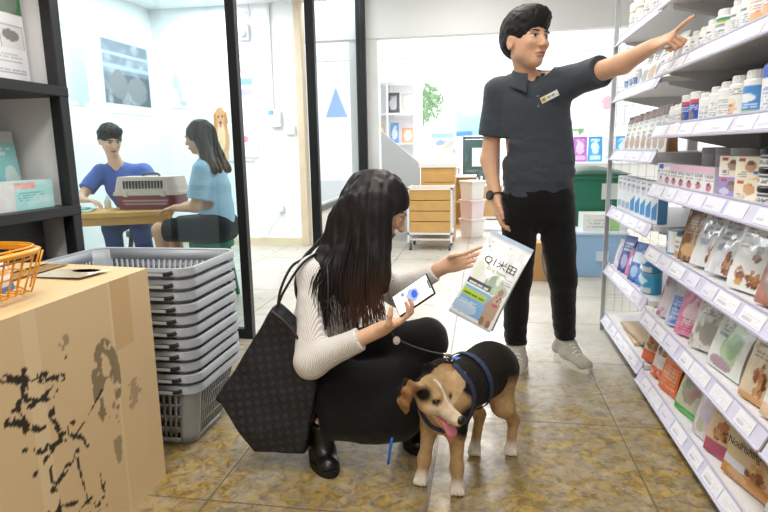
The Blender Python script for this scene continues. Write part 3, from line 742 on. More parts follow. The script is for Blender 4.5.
for i, (y, z, bg, ops, lab) in enumerate([
    (1.983, 0, '#a497d8', pup('#6a4a5a', '#8a6a5a')+[('ell', .25, .3, .2, .16, '#d8d0f0')], 'purple dog chew carton at the bottom left of the four'),
    (1.860, 0, '#f2ead6', pup('#c98a4a', '#dba86a')+[('tri', (.6, 0), (1, 0), (1, .4), '#f3d99a')], 'cream dog chew carton at the bottom right of the four'),
    (1.983, .0645, '#f3ece0', pup('#a07048', '#8a5a40')+[('ell', .2, .22, .08, .06, '#7a86c8'), ('ell', .75, .3, .07, .06, '#7a86c8')], 'cream dog chew carton at the top left of the four, with blue dots'),
    (1.860, .0645, '#f5eed9', pup('#c07a4c', '#7a4a38')+[('ell', .7, .3, .10, .08, '#6a78c0'), ('tri', (.5, 0), (1, 0), (1, .25), '#f0cf7a')], 'cream and yellow dog chew carton at the top right of the four')]):
    pack('chew_carton', lab, 'box', (.797, y, zD+z), carton_mb(.118, .085, .064, art(ops, bg, i), ['#8a7cc4', '#edd28e', '#e8dfcc', '#eccb7a'][i], '#efe7d8', 26, 20), -PI/2+.28, 'dog chew cartons stacked two by two', m=print_matt, ang=None)
for i, lab in enumerate(['white jar with a black lid, bottom of the stack of three', 'white jar with a black lid, middle of the stack of three', 'white jar with a black lid, top of the stack of three']):
    t = thing('supplement_jar', lab, 'jar', (.795, 1.735, zD+.0505*i), -PI/2, 'stacked black lidded jars')
    obj('body', MB().lathe([(.054, 0), (.058, .004)]+[(.058, .004+.029*k/8) for k in range(1, 9)]+[(.052, .036)], n=60, paint=wrap(art([('lines', .1, .2, .9, .55, 3, '#7f868c'), ('rect', .2, .65, .8, .85, '#575d63')], W, i), .004, .034, W)), plastic_print, t, world=False, ang=40)
    obj('lid', MB().lathe([(.056, .0355), (.059, .037), (.059, .048), (.057, .0502), (.001, .0502)], n=48), mat('black plastic'), t, world=False, ang=40)
zd = Z(.70)
for i, y in enumerate((2.80, 2.90, 3.0, 3.1, 3.2, 3.3, 3.39, 3.48)):
    pack('toothpaste_box', ['tall white and blue box nearest the pink topped boxes on the far shelf', 'tall white and blue box second from the pink topped boxes', 'tall white and blue box third from the pink topped boxes', 'tall white and blue box fourth from the pink topped boxes', 'tall white and blue box fourth from the far upright', 'tall white box third from the far upright', 'tall white box second from the far upright', 'tall white box beside the far upright, above the blue storage box'][i], 'box', (.785, y, zd), carton_mb(.05, .05, .185, art([('rect', .1, .08, .9, .55, '#4f97d2') if i < 5 else ('rect', .1, .1, .9, .3, '#a9bfd8'), ('blob', .5, .7, .3, .1, '#c9d2dc'), ('lines', .2, .75, .8, .95, 4, '#7f90a8'), ('tri', (.1, .55), (.9, .55), (.1, .35), '#e8f2fa')], '#eef1f4', i), '#dfe6ee' if i % 2 else '#6aa7d8', '#eef1f4', 12, 26), -PI/2+.35, 'tall white and blue boxes on the far shelf', m=print_matt, ang=None)
for i, (y, c) in enumerate([(2.66, '#3f8fc4'), (2.56, '#2c3f6e'), (2.46, '#3f8fc4'), (2.36, '#27364f')]):
    pack('toothpaste_box', ['blue carton at the far end of the dim gap under the pink topped boxes'][0] if i == 0 else ['', 'navy carton in the dim gap, second from the far end', 'blue carton in the dim gap, third from the far end', 'dark carton in the dim gap, nearest the brown pouch'][i], 'box', (.98, y, Z(.613)), carton_mb(.085, .06, .15, art([('rect', .1, .1, .9, .5, c), ('lines', .1, .6, .9, .9, 3, '#c9d6e4')], c, i), c), -PI/2, 'cartons at the back of the dim shelf gap', m=print_matt, ang=None)
# ---- dog food pouches
zC = Z(.613); gC = 'dog food pouches on the third shelf'
def big(label, y, z, w, h, d, ops, bg, side, rz, seed, group, x=None, tilt=-.1, nu=30, nv=40, **k):
    if x is None: th = rz+PI/2; x = .738+d*.62*math.cos(th)+w/2*math.sin(th)
    return pack('pet_food_pouch', label, 'pouch', (x, y, z), pouch_mb(w, h, d, art(ops, bg, seed), side, seed=seed, nu=nu, nv=nv, **k), rz, group, tilt=tilt)
silver = [('lines', .2, .55, .75, .85, 6, '#9fa3aa'), ('kib', .8, .2, .16, .18), ('blob', .4, .42, .2, .06, '#8a93b0'), ('mottle', .8, 6, '#c3c6ca'), ('rect', 0, .92, 1, 1, '#c4c6c8')]
big('shiny brown pouch at the left end of the third shelf', 2.33, zC, .115, .215, .05, [('mottle', 1.2, 8, '#c9a684'), ('blob', .45, .2, .35, .12, '#d09a3a'), ('lines', .2, .5, .8, .7, 4, '#d8c2a8'), ('rect', 0, .93, 1, 1, '#6e4c34')], '#8a6244', '#7a563a', -PI/2+.35, 1, gC)
big('silver pouch with a tan kibble print, right of the shiny brown pouch', 2.20, zC, .125, .215, .065, silver, '#e9eaec', '#dcdee0', -PI/2+.32, 2, gC, tilt=-.18)
big('silver pouch with an orange topped seal, leaning in the middle of the third shelf', 2.05, zC, .13, .215, .075, silver+[('rect', .55, .88, .95, .97, '#d08a52')], '#eaebed', '#e2e4e6', -PI/2+.25, 3, gC, tilt=-.2)
big('white pouch with a bone and biscuits print, near the right end of the third shelf', 1.845, zC, .165, .215, .07, [('blob', .62, .62, .09, .16, '#4a3a34'), ('ell', .62, .48, .12, .06, '#8a5a44'), ('kib', .3, .22, .12, .10), ('kib', .68, .18, .17, .11), ('ell', .3, .1, .1, .05, '#d9a85c'), ('rect', .75, .82, .95, .95, '#c98a4a'), ('lines', .1, .6, .4, .85, 5, '#8d8f94')], '#eff0ef', '#d6d8d9', -PI/2+.25, 4, gC)
big('reddish pouch at the right end of the third shelf, cut by the picture edge', 1.66, zC, .14, .2, .07, [('blob', .5, .4, .4, .3, '#7a3f34'), ('mottle', .7, 7, '#e4c0b2')], '#b0705e', '#9a5c4c', -PI/2+.2, 5, gC)
t = thing('food_tin', 'blue and white tin at the left end of the third shelf', 'tin', (.785, 2.53, zC), -PI/2)
obj('body', MB().lathe([(.036, 0), (.038, .003)]+[(.038, .003+.088*k/14) for k in range(1, 15)]+[(.036, .095)], n=50, paint=wrap(art([('rect', 0, .1, 1, .95, '#4a9ad6'), ('blob', .4, .4, .2, .2, '#e4edf4'), ('rect', .6, 0, 1, 1, '#eef0f0')], '#7fb6dd'), .004, .092, '#6aa9d8')), plastic_print, t, world=False, ang=40)
obj('lid', MB().lathe([(.037, .094), (.037, .098), (.034, .098), (.034, .096), (.001, .096)], n=40), mat('tin lid'), t, world=False, ang=40)
t = thing('food_tin', 'white tin with an orange band, beside the shiny brown pouch', 'tin', (.785, 2.425, zC), -PI/2)
obj('body', MB().lathe([(.034, 0), (.036, .003)]+[(.036, .003+.078*k/14) for k in range(1, 15)]+[(.034, .085)], n=50, paint=wrap(art([('rect', 0, .05, 1, .3, '#d9a070'), ('lines', .1, .45, .9, .85, 4, '#8d9096')], '#eceae4'), .004, .082, '#eceae4')), plastic_print, t, world=False, ang=40)
obj('lid', MB().lathe([(.035, .084), (.035, .088), (.032, .088), (.032, .086), (.001, .086)], n=40), mat('tin lid'), t, world=False, ang=40)
zc = Z(.362); gc = 'cat food packs on the far third shelf'
for i, (x, y, w, h, d, bg, ops, lab) in enumerate([
    (.79, 3.46, .09, .16, .05, '#e9e4ea', [('blob', .5, .5, .3, .3, '#c0a8c0')], 'pale pouch at the far end of the third far shelf'),
    (.79, 3.33, .10, .20, .06, '#2f3f9c', [('blob', .5, .3, .3, .2, '#8a94c8'), ('lines', .1, .6, .9, .85, 3, '#c9cfe8')], 'dark blue pouch standing tallest on the far third shelf'),
    (.797, 3.22, .09, .145, .05, '#dd7fa8', [('blob', .5, .6, .3, .2, '#f3e3ea'), ('blob', .5, .25, .3, .15, '#b04a7c')], 'pink pouch beside the dark blue pouch'),
    (.79, 3.10, .10, .20, .06, '#3468b8', [('rect', .1, .5, .9, .75, '#dfe9f4'), ('blob', .5, .25, .3, .15, '#8ab4de')], 'mid blue pouch with a white panel on the far third shelf'),
    (.797, 2.99, .09, .15, .05, '#3f7fca', [('rect', 0, .55, 1, .7, '#f0f0f0'), ('blob', .5, .3, .3, .18, '#a5d0ee')], 'bright blue pouch with a white stripe on the far third shelf'),
    (.90, 2.81, .11, .22, .06, '#e4e6ea', [('mottle', .8, 6, '#aab6cc'), ('rect', .1, .1, .9, .3, '#b8c6da')], 'clear crinkled bag above the bright cyan tin')]):
    pack('cat_food_pouch', lab, 'pouch', (x, y, zc), pouch_mb(w, h, d, art(ops, bg, i+30), bg, seed=i+30), -PI/2+.35, gc, tilt=-.1)
for i, (x, y, z, c, lab) in enumerate([(.792, 2.87, 0, '#45a3cf', 'cyan tin with a silver rim at the near end of the far third shelf'), (.792, 2.87, .0985, '#3f86c4', 'blue tin stacked on the cyan tin')]):
    t = thing('cat_food_tin', lab, 'tin', (x, y, zc+z), -PI/2, 'tins at the near end of the far third shelf')
    obj('body', MB().lathe([(.044, 0), (.046, .003)]+[(.046, .003+.088*k/14) for k in range(1, 15)]+[(.044, .095)], n=50, paint=wrap(art([('rect', 0, 0, 1, .3, '#d5d8da'), ('blob', .5, .65, .3, .2, '#cfe6f0')], c), .004, .092, c)), plastic_print, t, world=False, ang=40)
    obj('lid', MB().lathe([(.045, .094), (.045, .098), (.042, .098), (.042, .0975), (.001, .0975)], n=40), mat('tin lid'), t, world=False, ang=40)
zB = Z(.323); gB = 'dog food pouches on the second shelf'
big('clear and pink crinkled pouch at the left end of the second shelf', 2.56, zB, .11, .21, .05, [('mottle', 1.1, 7, '#b06a86'), ('rect', .1, .2, .5, .6, '#e4d8de')], '#d8cdd4', '#b7a4ae', -PI/2+.45, 6, gB, tilt=-.18)
big('silver and blue pouch left of the pink pouch on the second shelf', 2.44, zB, .10, .20, .045, [('rect', .15, .05, .95, .6, '#4f86d4'), ('lines', .2, .15, .85, .5, 4, '#bcd4f0'), ('mottle', .6, 7, '#dfe2ea')], '#cfd3de', '#8fa6cc', -PI/2+.45, 7, gB, tilt=-.18)
big('pink pouch with a silver top on the second shelf', 2.31, zB, .125, .215, .05, [('rect', 0, 0, 1, .78, '#dd86a8'), ('blob', .5, .4, .3, .2, '#f0c4d4'), ('lines', .15, .08, .85, .3, 4, '#b4456f'), ('mottle', .5, 7, '#eed6e0')], '#e6dce2', '#8a4a66', -PI/2+.45, 8, gB, tilt=-.16)
big('silver patterned pouch right of the pink pouch', 2.14, zB, .15, .215, .06, [('mottle', 1.2, 8, '#9b9489'), ('blob', .55, .3, .3, .2, '#8c8276'), ('lines', .2, .6, .8, .8, 4, '#8f9095')], '#dcdad6', '#b5b2ad', -PI/2+.45, 9, gB, tilt=-.16)
big('large white and green pouch with a green side in the middle of the second shelf', 1.94, zB, .20, .225, .12, [('blob', .62, .42, .26, .3, '#9cc183'), ('blob', .66, .42, .17, .18, '#6f9e5a'), ('blob', .42, .12, .3, .09, '#a06a8a'), ('lines', .12, .5, .4, .85, 6, '#8d9499'), ('mottle', .5, 5, '#c4cac4')], '#eceeea', '#a9cf8a', -PI/2+.12, 10, gB, tilt=-.05)
big('beige pouch with a brown puppy, near the right end of the second shelf', 1.712, zB, .125, .215, .07, [('kib', .62, .3, .22, .18), ('lines', .15, .6, .7, .85, 5, '#8a7a64'), ('rect', 0, 0, 1, .08, '#d8a468')], '#d9c6a8', '#b89e78', -PI/2+.2, 11, gB)
big('beige pouch with an orange splash at the right end of the second shelf', 1.58, zB, .12, .2, .08, [('kib', .42, .6, .26, .2), ('blob', .5, .14, .4, .16, '#eeb98a'), ('rect', 0, .2, 1, .42, '#ece6e0')], '#dcc7a6', '#bca07a', -PI/2+.2, 12, gB)
zA = Z(.04); gA = 'dog food pouches on the bottom shelf'
big('brown and orange pouch at the left end of the near bottom shelf', 2.73, zA+.02, .125, .20, .05, [('kib', .5, .5, .34, .26), ('rect', 0, 0, 1, .25, '#dd6a36'), ('lines', .2, .75, .8, .92, 3, '#8d8a86')], '#d9cfc4', '#b09a86', -PI/2+.4, 13, gA, tilt=-.16)
big('white and brown pouch with an orange foot, second on the near bottom shelf', 2.58, zA, .13, .21, .055, [('kib', .45, .6, .32, .18), ('rect', 0, 0, 1, .2, '#e0662e'), ('rect', .3, .2, .8, .45, '#ebe8e4'), ('mottle', .6, 7, '#f0efee')], '#d8d3cc', '#5d5550', -PI/2+.4, 14, gA, tilt=-.16)
big('bright orange pouch with a grey top on the near bottom shelf', 2.44, zA, .14, .21, .06, [('rect', 0, 0, 1, .6, '#ee6f2a'), ('lines', .12, .1, .88, .5, 5, '#f6b488'), ('rect', 0, .6, 1, .75, '#d98a5a'), ('mottle', .5, 6, '#c9a48e')], '#8f867e', '#d95f22', -PI/2+.2, 15, gA, tilt=-.1)
big('pouch with vegetables print and bright green foot on the bottom shelf', 2.24, zA, .16, .21, .11, [('blob', .5, .5, .36, .28, '#8a7a4c'), ('blob', .4, .6, .18, .14, '#5e7d3e'), ('blob', .65, .45, .15, .12, '#a4533c'), ('rect', 0, 0, 1, .12, '#46b53a'), ('lines', .15, .78, .85, .92, 3, '#6d7a5c')], '#c9c8b4', '#9db194', -PI/2+.20, 16, gA, tilt=-.05)
big('dark green pouch in the shade behind the green footed pouch', 2.08, zA, .12, .2, .06, [('blob', .5, .5, .3, .3, '#6c8a4a')], '#52663e', '#43542f', -PI/2+.2, 17, gA, x=.93)
big('white pouch with a purple side on the bottom shelf', 2.05, zA, .115, .215, .08, [('mottle', .9, 6, '#d8a8c0'), ('blob', .5, .4, .3, .3, '#cbb4d0'), ('rect', .93, 0, 1, .85, '#5d2a78'), ('blob', .4, .2, .2, .12, '#9ab06a')], '#e6dee4', '#5b2472', -PI/2+.18, 18, gA, tilt=-.08)
big('beige pouch with a red puppy panel, right of the purple sided pouch', 1.93, zA, .115, .22, .05, [('kib', .55, .38, .24, .15), ('rect', 0, 0, 1, .22, '#b0546a'), ('ell', .55, .46, .12, .08, '#b87a4a'), ('lines', .2, .62, .8, .85, 5, '#9b8a6c')], '#d5bf9c', '#bfa67e', -PI/2+.35, 19, gA, tilt=-.1)
def lettering(text, size, parent, loc, rot, m, name='lettering', shear=0., bold=0.):
    c = bpy.data.curves.new(name, 'FONT'); c.body = text; c.size = size; c.align_x = 'CENTER'; c.shear = shear; c.offset = bold; c.extrude = .0003
    o = bpy.data.objects.new(name, c); C.objects.link(o)
    dg = bpy.context.evaluated_depsgraph_get(); me = bpy.data.meshes.new_from_object(o.evaluated_get(dg)); bpy.data.objects.remove(o)
    me.materials.clear(); me.materials.append(m); o = bpy.data.objects.new(name, me); C.objects.link(o); o.parent = parent; o.location = loc; o.rotation_euler = rot; return o
def kibble_bag(label, y, bg, foot, side, seed, rz):
    p = big(label, y, zA, .235, .218, .09, [('lines', .2, .5, .78, .58, 2, '#8a7a5c'), ('ell', .5, .78, .10, .05, '#6a6a4a'), ('rect', 0, 0, 1, .16, foot), ('kib', .62, .27, .16, .13), ('rect', 0, .16, .42, .27, '#d8dce4'), ('blob', .3, .1, .2, .06, '#c98d3a')], bg, side, rz, seed, gA, tilt=-.08, nu=48, nv=52)
    lettering('Nourishing', .031, p, (-.030, -.044, .112), (PI/2-.30, 0, 0), mat('dark ink', '#3c352a', .5)); return p
kibble_bag('large beige kibble bag with Nourishing lettering on the bottom shelf', 1.735, '#cdb48c', '#c98a3c', '#b9bfc9', 40, -PI/2+.25)
kibble_bag('golden kibble bag with Nourishing lettering at the lower right picture edge', 1.465, '#d9aa4c', '#c8933a', '#c9bfa6', 41, -PI/2+.25)
for i, (z, lab) in enumerate([(0, 'flat beige paper bag at the bottom of the pair on the far bottom shelf'), (.026, 'flat beige paper bag on top of the pair on the far bottom shelf')]):
    b = MB(); n = 12
    b.grid(lambda u, v: np.stack([(u-.5)*.26, (v-.5)*.36, .012+.010*np.sin(PI*u)*np.sin(PI*v)+.004*vnoise(np.stack([u, v, 0*u], 1), 6, i)], 1), n, n)
    b.grid(lambda u, v: np.stack([(.5-u)*.26, (v-.5)*.36, 0*u], 1), n, n)
    for (a, c) in (((-.13, -.18), (.13, -.18)), ((.13, -.18), (.13, .18)), ((.13, .18), (-.13, .18)), ((-.13, .18), (-.13, -.18))):
        b.add([(*a, 0), (*c, 0), (*c, .013), (*a, .013)], [(0, 1, 2, 3)])
    o = obj('paper_bag', b, mat('kraft paper', '#cdb79a', .7, noise=(9, .06)), world=False); o.location = (.90, 3.16-.05*i, Z(.058)+z); o.rotation_euler = (0, 0, .12*i-.05)
    tag(o, lab, 'bag', 'flat paper bags on the far bottom shelf')
# ------------------------------------------------------------ left foreground: cardboard box, wire basket, black shelf unit, shopping baskets
def cardboard():
    x0, x1, y0, y1, h = -1.72, -1.07, .62, 1.705, .735
    t = thing('cardboard_box', 'large brown cardboard box with black ink prints, in the left foreground', 'box', ((x0+x1)/2, (y0+y1)/2, 0))
    kraft, pale, ink, tape = lin('#dcc197'), lin('#e9d7b1'), lin('#2b241c'), lin('#c9a26a')
    S = MB()
    def side(u, v):    # u along y (0 near), v up
        c = np.tile(kraft, (len(u), 1)); y = y0+u*(y1-y0); P = np.stack([y, v*h, 0*u], 1)
        def seg(a, b, r, rough):   # brush stroke between two points
            a = np.array(a); b = np.array(b); q = np.stack([y, v*h], 1); d = b-a; tt = np.clip(((q-a)@d)/(d@d), 0, 1)
            w = r*(.15+1.0*fbm(P, 30, 7, 3)); q = q+(fbm(P, 18, 9, 2)-.5)[:, None]*.03; return (np.hypot(*(q-a-tt[:, None]*d).T) < w*1.25) & (fbm(P, 70, 3, 3) > rough)
        n = fbm(P, 3.5, 4, 4); c *= (1+.10*(n-.5))[:, None]
        m = (np.abs(y-1.50) < .003) | (np.abs(y-1.19) < .025); c[m] = c[m]*.5+pale*.5
        m = (y > 1.505) & (y < 1.60) & (v*h > .52); c[m] = c[m]*.45+tape*.55
        st = [((1.10, .60), (1.22, .56), .014), ((1.12, .53), (1.24, .50), .016), ((1.16, .60), (1.14, .46), .012), ((1.20, .55), (1.28, .53), .008), ((1.10, .50), (1.20, .44), .014), ((1.22, .46), (1.25, .38), .012), ((1.24, .52), (1.30, .58), .007),
              ((1.12, .40), (1.26, .36), .010), ((1.14, .33), (1.30, .40), .008), ((1.26, .40), (1.34, .30), .007), ((1.20, .26), (1.30, .31), .012), ((1.12, .22), (1.28, .18), .006), ((1.14, .12), (1.40, .17), .006), ((1.20, .32), (1.22, .10), .006), ((1.30, .30), (1.33, .06), .006), ((1.38, .22), (1.40, .04), .006), ((1.12, .04), (1.36, .10), .006), ((1.26, .12), (1.28, .02), .005), ((1.29, .35), (1.45, .45), .006), ((1.33, .14), (1.38, .12), .01)]
        for a, b, r in st: c[seg(a, b, r, .40)] = ink
        # dry rubbed print
        g = fbm(P, 34, 11, 3)
        m = (((y-1.45)/.065)**2+((v*h-.45)/.13)**2 < 1) & ~(((y-1.455)/.028)**2+((v*h-.40)/.06)**2 < 1) & (g > .49); c[m] = c[m]*.35+ink*.65
        m = (((y-1.47)/.02)**2+((v*h-.28)/.10)**2 < 1) & (g > .5); c[m] = c[m]*.5+ink*.5
        m = (((y-1.58)/.05)**2+((v*h-.36)/.05)**2 < 1) & (g > .56); c[m] = c[m]*.6+ink*.4
        m = (((y-1.30)/.02)**2+((v*h-.62)/.02)**2 < 1) & (g > .5); c[m] = c[m]*.5+ink*.5
        return c
    S.quadgrid((x1, y0, 0), (x1, y1, 0), (x1, y0, h), 220, 150, side)
    plain = lambda a, b, c: S.quadgrid(a, b, c, 2, 2, None, kraft)
    plain((x1, y1, 0), (x0, y1, 0), (x1, y1, h)); plain((x0, y1, 0), (x0, y0, 0), (x0, y1, h)); plain((x0, y0, 0), (x1, y0, 0), (x0, y0, h))
    plain((x0, y1, 0), (x1, y1, 0), (x0, y0, 0)); plain((x0, y0, h-.012), (x1, y0, h-.012), (x0, y1, h-.012))
    obj('carton', S, mat('kraft cardboard', rough=.65, vc=True), t)
    xm = (x0+x1)/2; lid = mat('kraft flaps', '#d6ba8c', .6, noise=(5, .08))
    for nm, a, b, dz in (('flap', x1, xm+.012, .006), ('flap', x0, xm-.012, .010)):
        f = MB(); f.grid(lambda u, v: np.stack([a+(b-a)*u, y0+(y1-y0)*v, h+dz*u*(1+.8*np.sin(v*5+a*9))], 1), 10, 24); obj(nm, f, lid, t)
    f = MB(); f.quadgrid((xm+.06, y0, h+.0135), (xm+.06, y1-.02, h+.0135), (xm-.04, y0, h+.0135), 30, 3); obj('packing_tape', f, mat('brown tape', '#b98f56', .25, coat=.5), t)
    f = MB(); f.lathe([(.0, 0), (.045, 0), (.045, .001)], n=24, sx=1., sy=.55); f.xf(t=(-1.21, 1.60, h+.0105)); obj('hand_hole', f, mat('hole black', '#14110e', .8), t)
    f = MB(); f.quadgrid((-1.16, 1.5, h+.0115), (-1.14, 1.62, h+.0115), (-1.33, 1.5, h+.0115), 3, 3); obj('clear_tape', f, mat('clear tape', '#e0d3b8', .2, coat=.6), t)
cardboard()
# yellow wire basket with small packs
def wire_basket():
    yl = mat('yellow wire', '#f0a31c', .35, coat=.3)
    c = A3(-1.30, 1.14, .752); t = thing('wire_basket', 'yellow orange wire basket of snack packs on top of the cardboard box', 'basket', tuple(c))
    L, Wd, H = .46, .36, .108
    def loop(s, z, r, name, rad=.10):
        x, y = Wd/2*s, L/2*s; P = []
        for sx, sy, a0 in ((1, 1, 0), (-1, 1, 90), (-1, -1, 180), (1, -1, 270)):
            for k in range(5): a = math.radians(a0+k*22.5); P.append(c+A3(sx*(x-rad)+rad*math.cos(a), sy*(y-rad)+rad*math.sin(a), z))
        return P
    b = MB(); b.tube(loop(1, H, 0, ''), .008, 8, closed=True); obj('rim', b, yl, t, smooth=True)
    b = MB()
    for z, s in ((.006, .86), (.05, .91), (.09, .95), (.12, .97)): b.tube(loop(s, z, 0, ''), .0026, 6, closed=True)
    for i in range(13):
        q = (i/12-.5)*2*.8
        for sx in (-1, 1): b.tube([c+A3(sx*Wd/2*.86, q*L/2*.86, .004), c+A3(sx*Wd/2, q*L/2, H)], .0024, 6)
        b.tube([c+A3(-Wd/2*.86, q*L/2*.86, .004), c+A3(Wd/2*.86, q*L/2*.86, .004)], .0024, 6)
    for i in range(7):
        q = (i/6-.5)*2*.75
        for sy in (-1, 1): b.tube([c+A3(q*Wd/2*.86, sy*L/2*.86, .004), c+A3(q*Wd/2, sy*L/2, H)], .0024, 6)
    obj('wire_mesh', b, yl, t, smooth=True)
    g = 'snack packs in the wire basket'
    for i, (dx, dy, rz, lab) in enumerate([(.085, .10, PI/2+.1, 'blue and white snack pack nearest the basket\'s right end'), (.085, -.04, PI/2-.05, 'blue and white snack pack in the middle of the wire basket'), (-.03, .10, PI/2, 'blue and white snack pack at the back of the wire basket'), (.03, -.115, PI/2, 'blue and white snack pack at the near end of the wire basket')]):
        o = pack('snack_pack', lab, 'pack', tuple(c+A3(dx, dy, .0075)), pouch_mb(.13, .085, .04, art([('rect', 0, 0, 1, .3, '#4f86d0'), ('blob', .3, .35, .3, .14, '#f2f3f6'), ('blob', .7, .28, .25, .12, '#dfe6f2'), ('rect', 0, .5, 1, .66, '#e9a25c'), ('blob', .5, .58, .2, .08, '#d4523c'), ('lines', .1, .66, .9, .9, 4, '#c9c9cc')], '#f0f0f2', i), '#dfe6f0', seed=i), rz, g)
wire_basket()
# black shelf unit
def rack():
    bk = mat('black wood shelf', '#1d1e21', .45, bump=(90, .08)); wh = mat('white board', '#f0f0f1', .55)
    xf, yb, yn = -1.83, 2.43, .75
    t = thing('display_shelf', 'black shelf unit with white back board behind the cardboard box', 'shelf', (-2., 1.6, 0))
    for x, y in ((xf-.028, yb-.028), (xf-.40, yb-.028), (xf-.028, yn), (xf-.40, yn)):
        obj('post', MB().box((x, y, 1.25), (.056, .056, 2.5), bev=.004), bk, t)
    b = MB(); b.box((xf-.405, (yn+yb)/2-.02, 1.25), (.012, yb-yn-.06, 2.4)); obj('back_board', b, wh, t)
    b = MB(); b.box((xf-.21, yb-.012, 1.25), (.35, .02, 2.4)); obj('end_board', b, wh, t)
    for z in (.30, .852, 1.375, 2.0):
        obj('shelf_board', MB().box((xf-.205, (yn+yb)/2-.012, z), (.42, yb-yn+.02, .045), bev=.004), bk, t)
    return t
rack()
pr = mat('printed card')
if True:
    # leaflet stand on the upper shelf, teal bag and box, black carton
    pa = art([('rect', 0, .72, 1, 1, '#3f7d52'), ('blob', .45, .88, .3, .12, '#d8b7a8'), ('blob', .75, .85, .2, .14, '#2f5a3c'), ('blob', .15, .9, .2, .1, '#7fae7a'), ('blob', .6, .95, .2, .06, '#c8846a'), ('rect', 0, .62, 1, .72, '#eceef2'),
              ('rect', .22, .36, .58, .60, '#c9c9ce'), ('rect', .24, .37, .56, .59, '#e6e6ea'), ('blob', .40, .46, .15, .07, '#ee7a2e'), ('rect', .62, .36, .98, .60, '#b0b0b6'), ('rect', .64, .37, .96, .59, '#dededf'), ('blob', .78, .5, .13, .06, '#4a4c52'), ('lines', .1, .22, .9, .30, 2, '#b9bac2'), ('lines', .3, .1, .95, .17, 2, '#a9aab2')], '#e9eaef', 2)
    b = MB(); b.quadgrid((0, 0, 0), (0, .365, 0), (0, 0, .40), 70, 70, pa); b.quadgrid((-.004, .365, 0), (-.004, 0, 0), (-.004, .365, .40), 2, 2, None, lin('#e9eaef'))
    o = obj('leaflet', b, pr, world=False); o.location = (-1.955, 2.0, 1.3985); o.rotation_euler = (0, -.03, 0)
    tag(o, 'printed leaflet with green photo and small pictures on the top black shelf', 'leaflet')
    pa = art([('blob', .32, .45, .16, .34, '#a58f86'), ('ell', .36, .66, .1, .1, '#8a7068'), ('blob', .8, .35, .16, .2, '#cfe9ea'), ('rect', 0, .86, 1, 1, '#c9cdcf'), ('ell', .55, .9, .05, .03, '#6fb7a4'), ('lines', .55, .7, .9, .82, 2, '#d4f0f0')], '#8fd0d3', 3)
    pack('treat_bag', 'teal pet treat bag standing behind the teal box on the black shelf', 'pouch', (-2.06, 2.185, .8755), pouch_mb(.30, .33, .07, pa, '#bfc7c9', nu=44, nv=44), PI/2)
    pa = art([('rect', 0, .0, .3, 1, '#d8dadb'), ('rect', .3, .74, .66, .92, '#e59a98'), ('lines', .34, .3, .8, .66, 4, '#6fb0b4'), ('mottle', .5, 5, '#e3f3f3')], '#a5dbdb', 4)
    pack('treat_box', 'pale teal box with a pink strip at the front of the black shelf', 'box', (-1.935, 2.185, .8755), carton_mb(.31, .09, .12, pa, '#d5d8da', '#d5eaea', 40, 24), PI/2, m=print_matt, ang=None)
    pack('black_carton', 'black carton on the low shelf behind the yellow wire basket', 'box', (-2.055, 2.08, .3235), carton_mb(.50, .2, .50, art([('rect', .75, .80, 1, .83, '#3d3f44')], '#25262b', 5), '#1c1d21', '#25262b', 30, 30), PI/2, m=print_matt, ang=None)

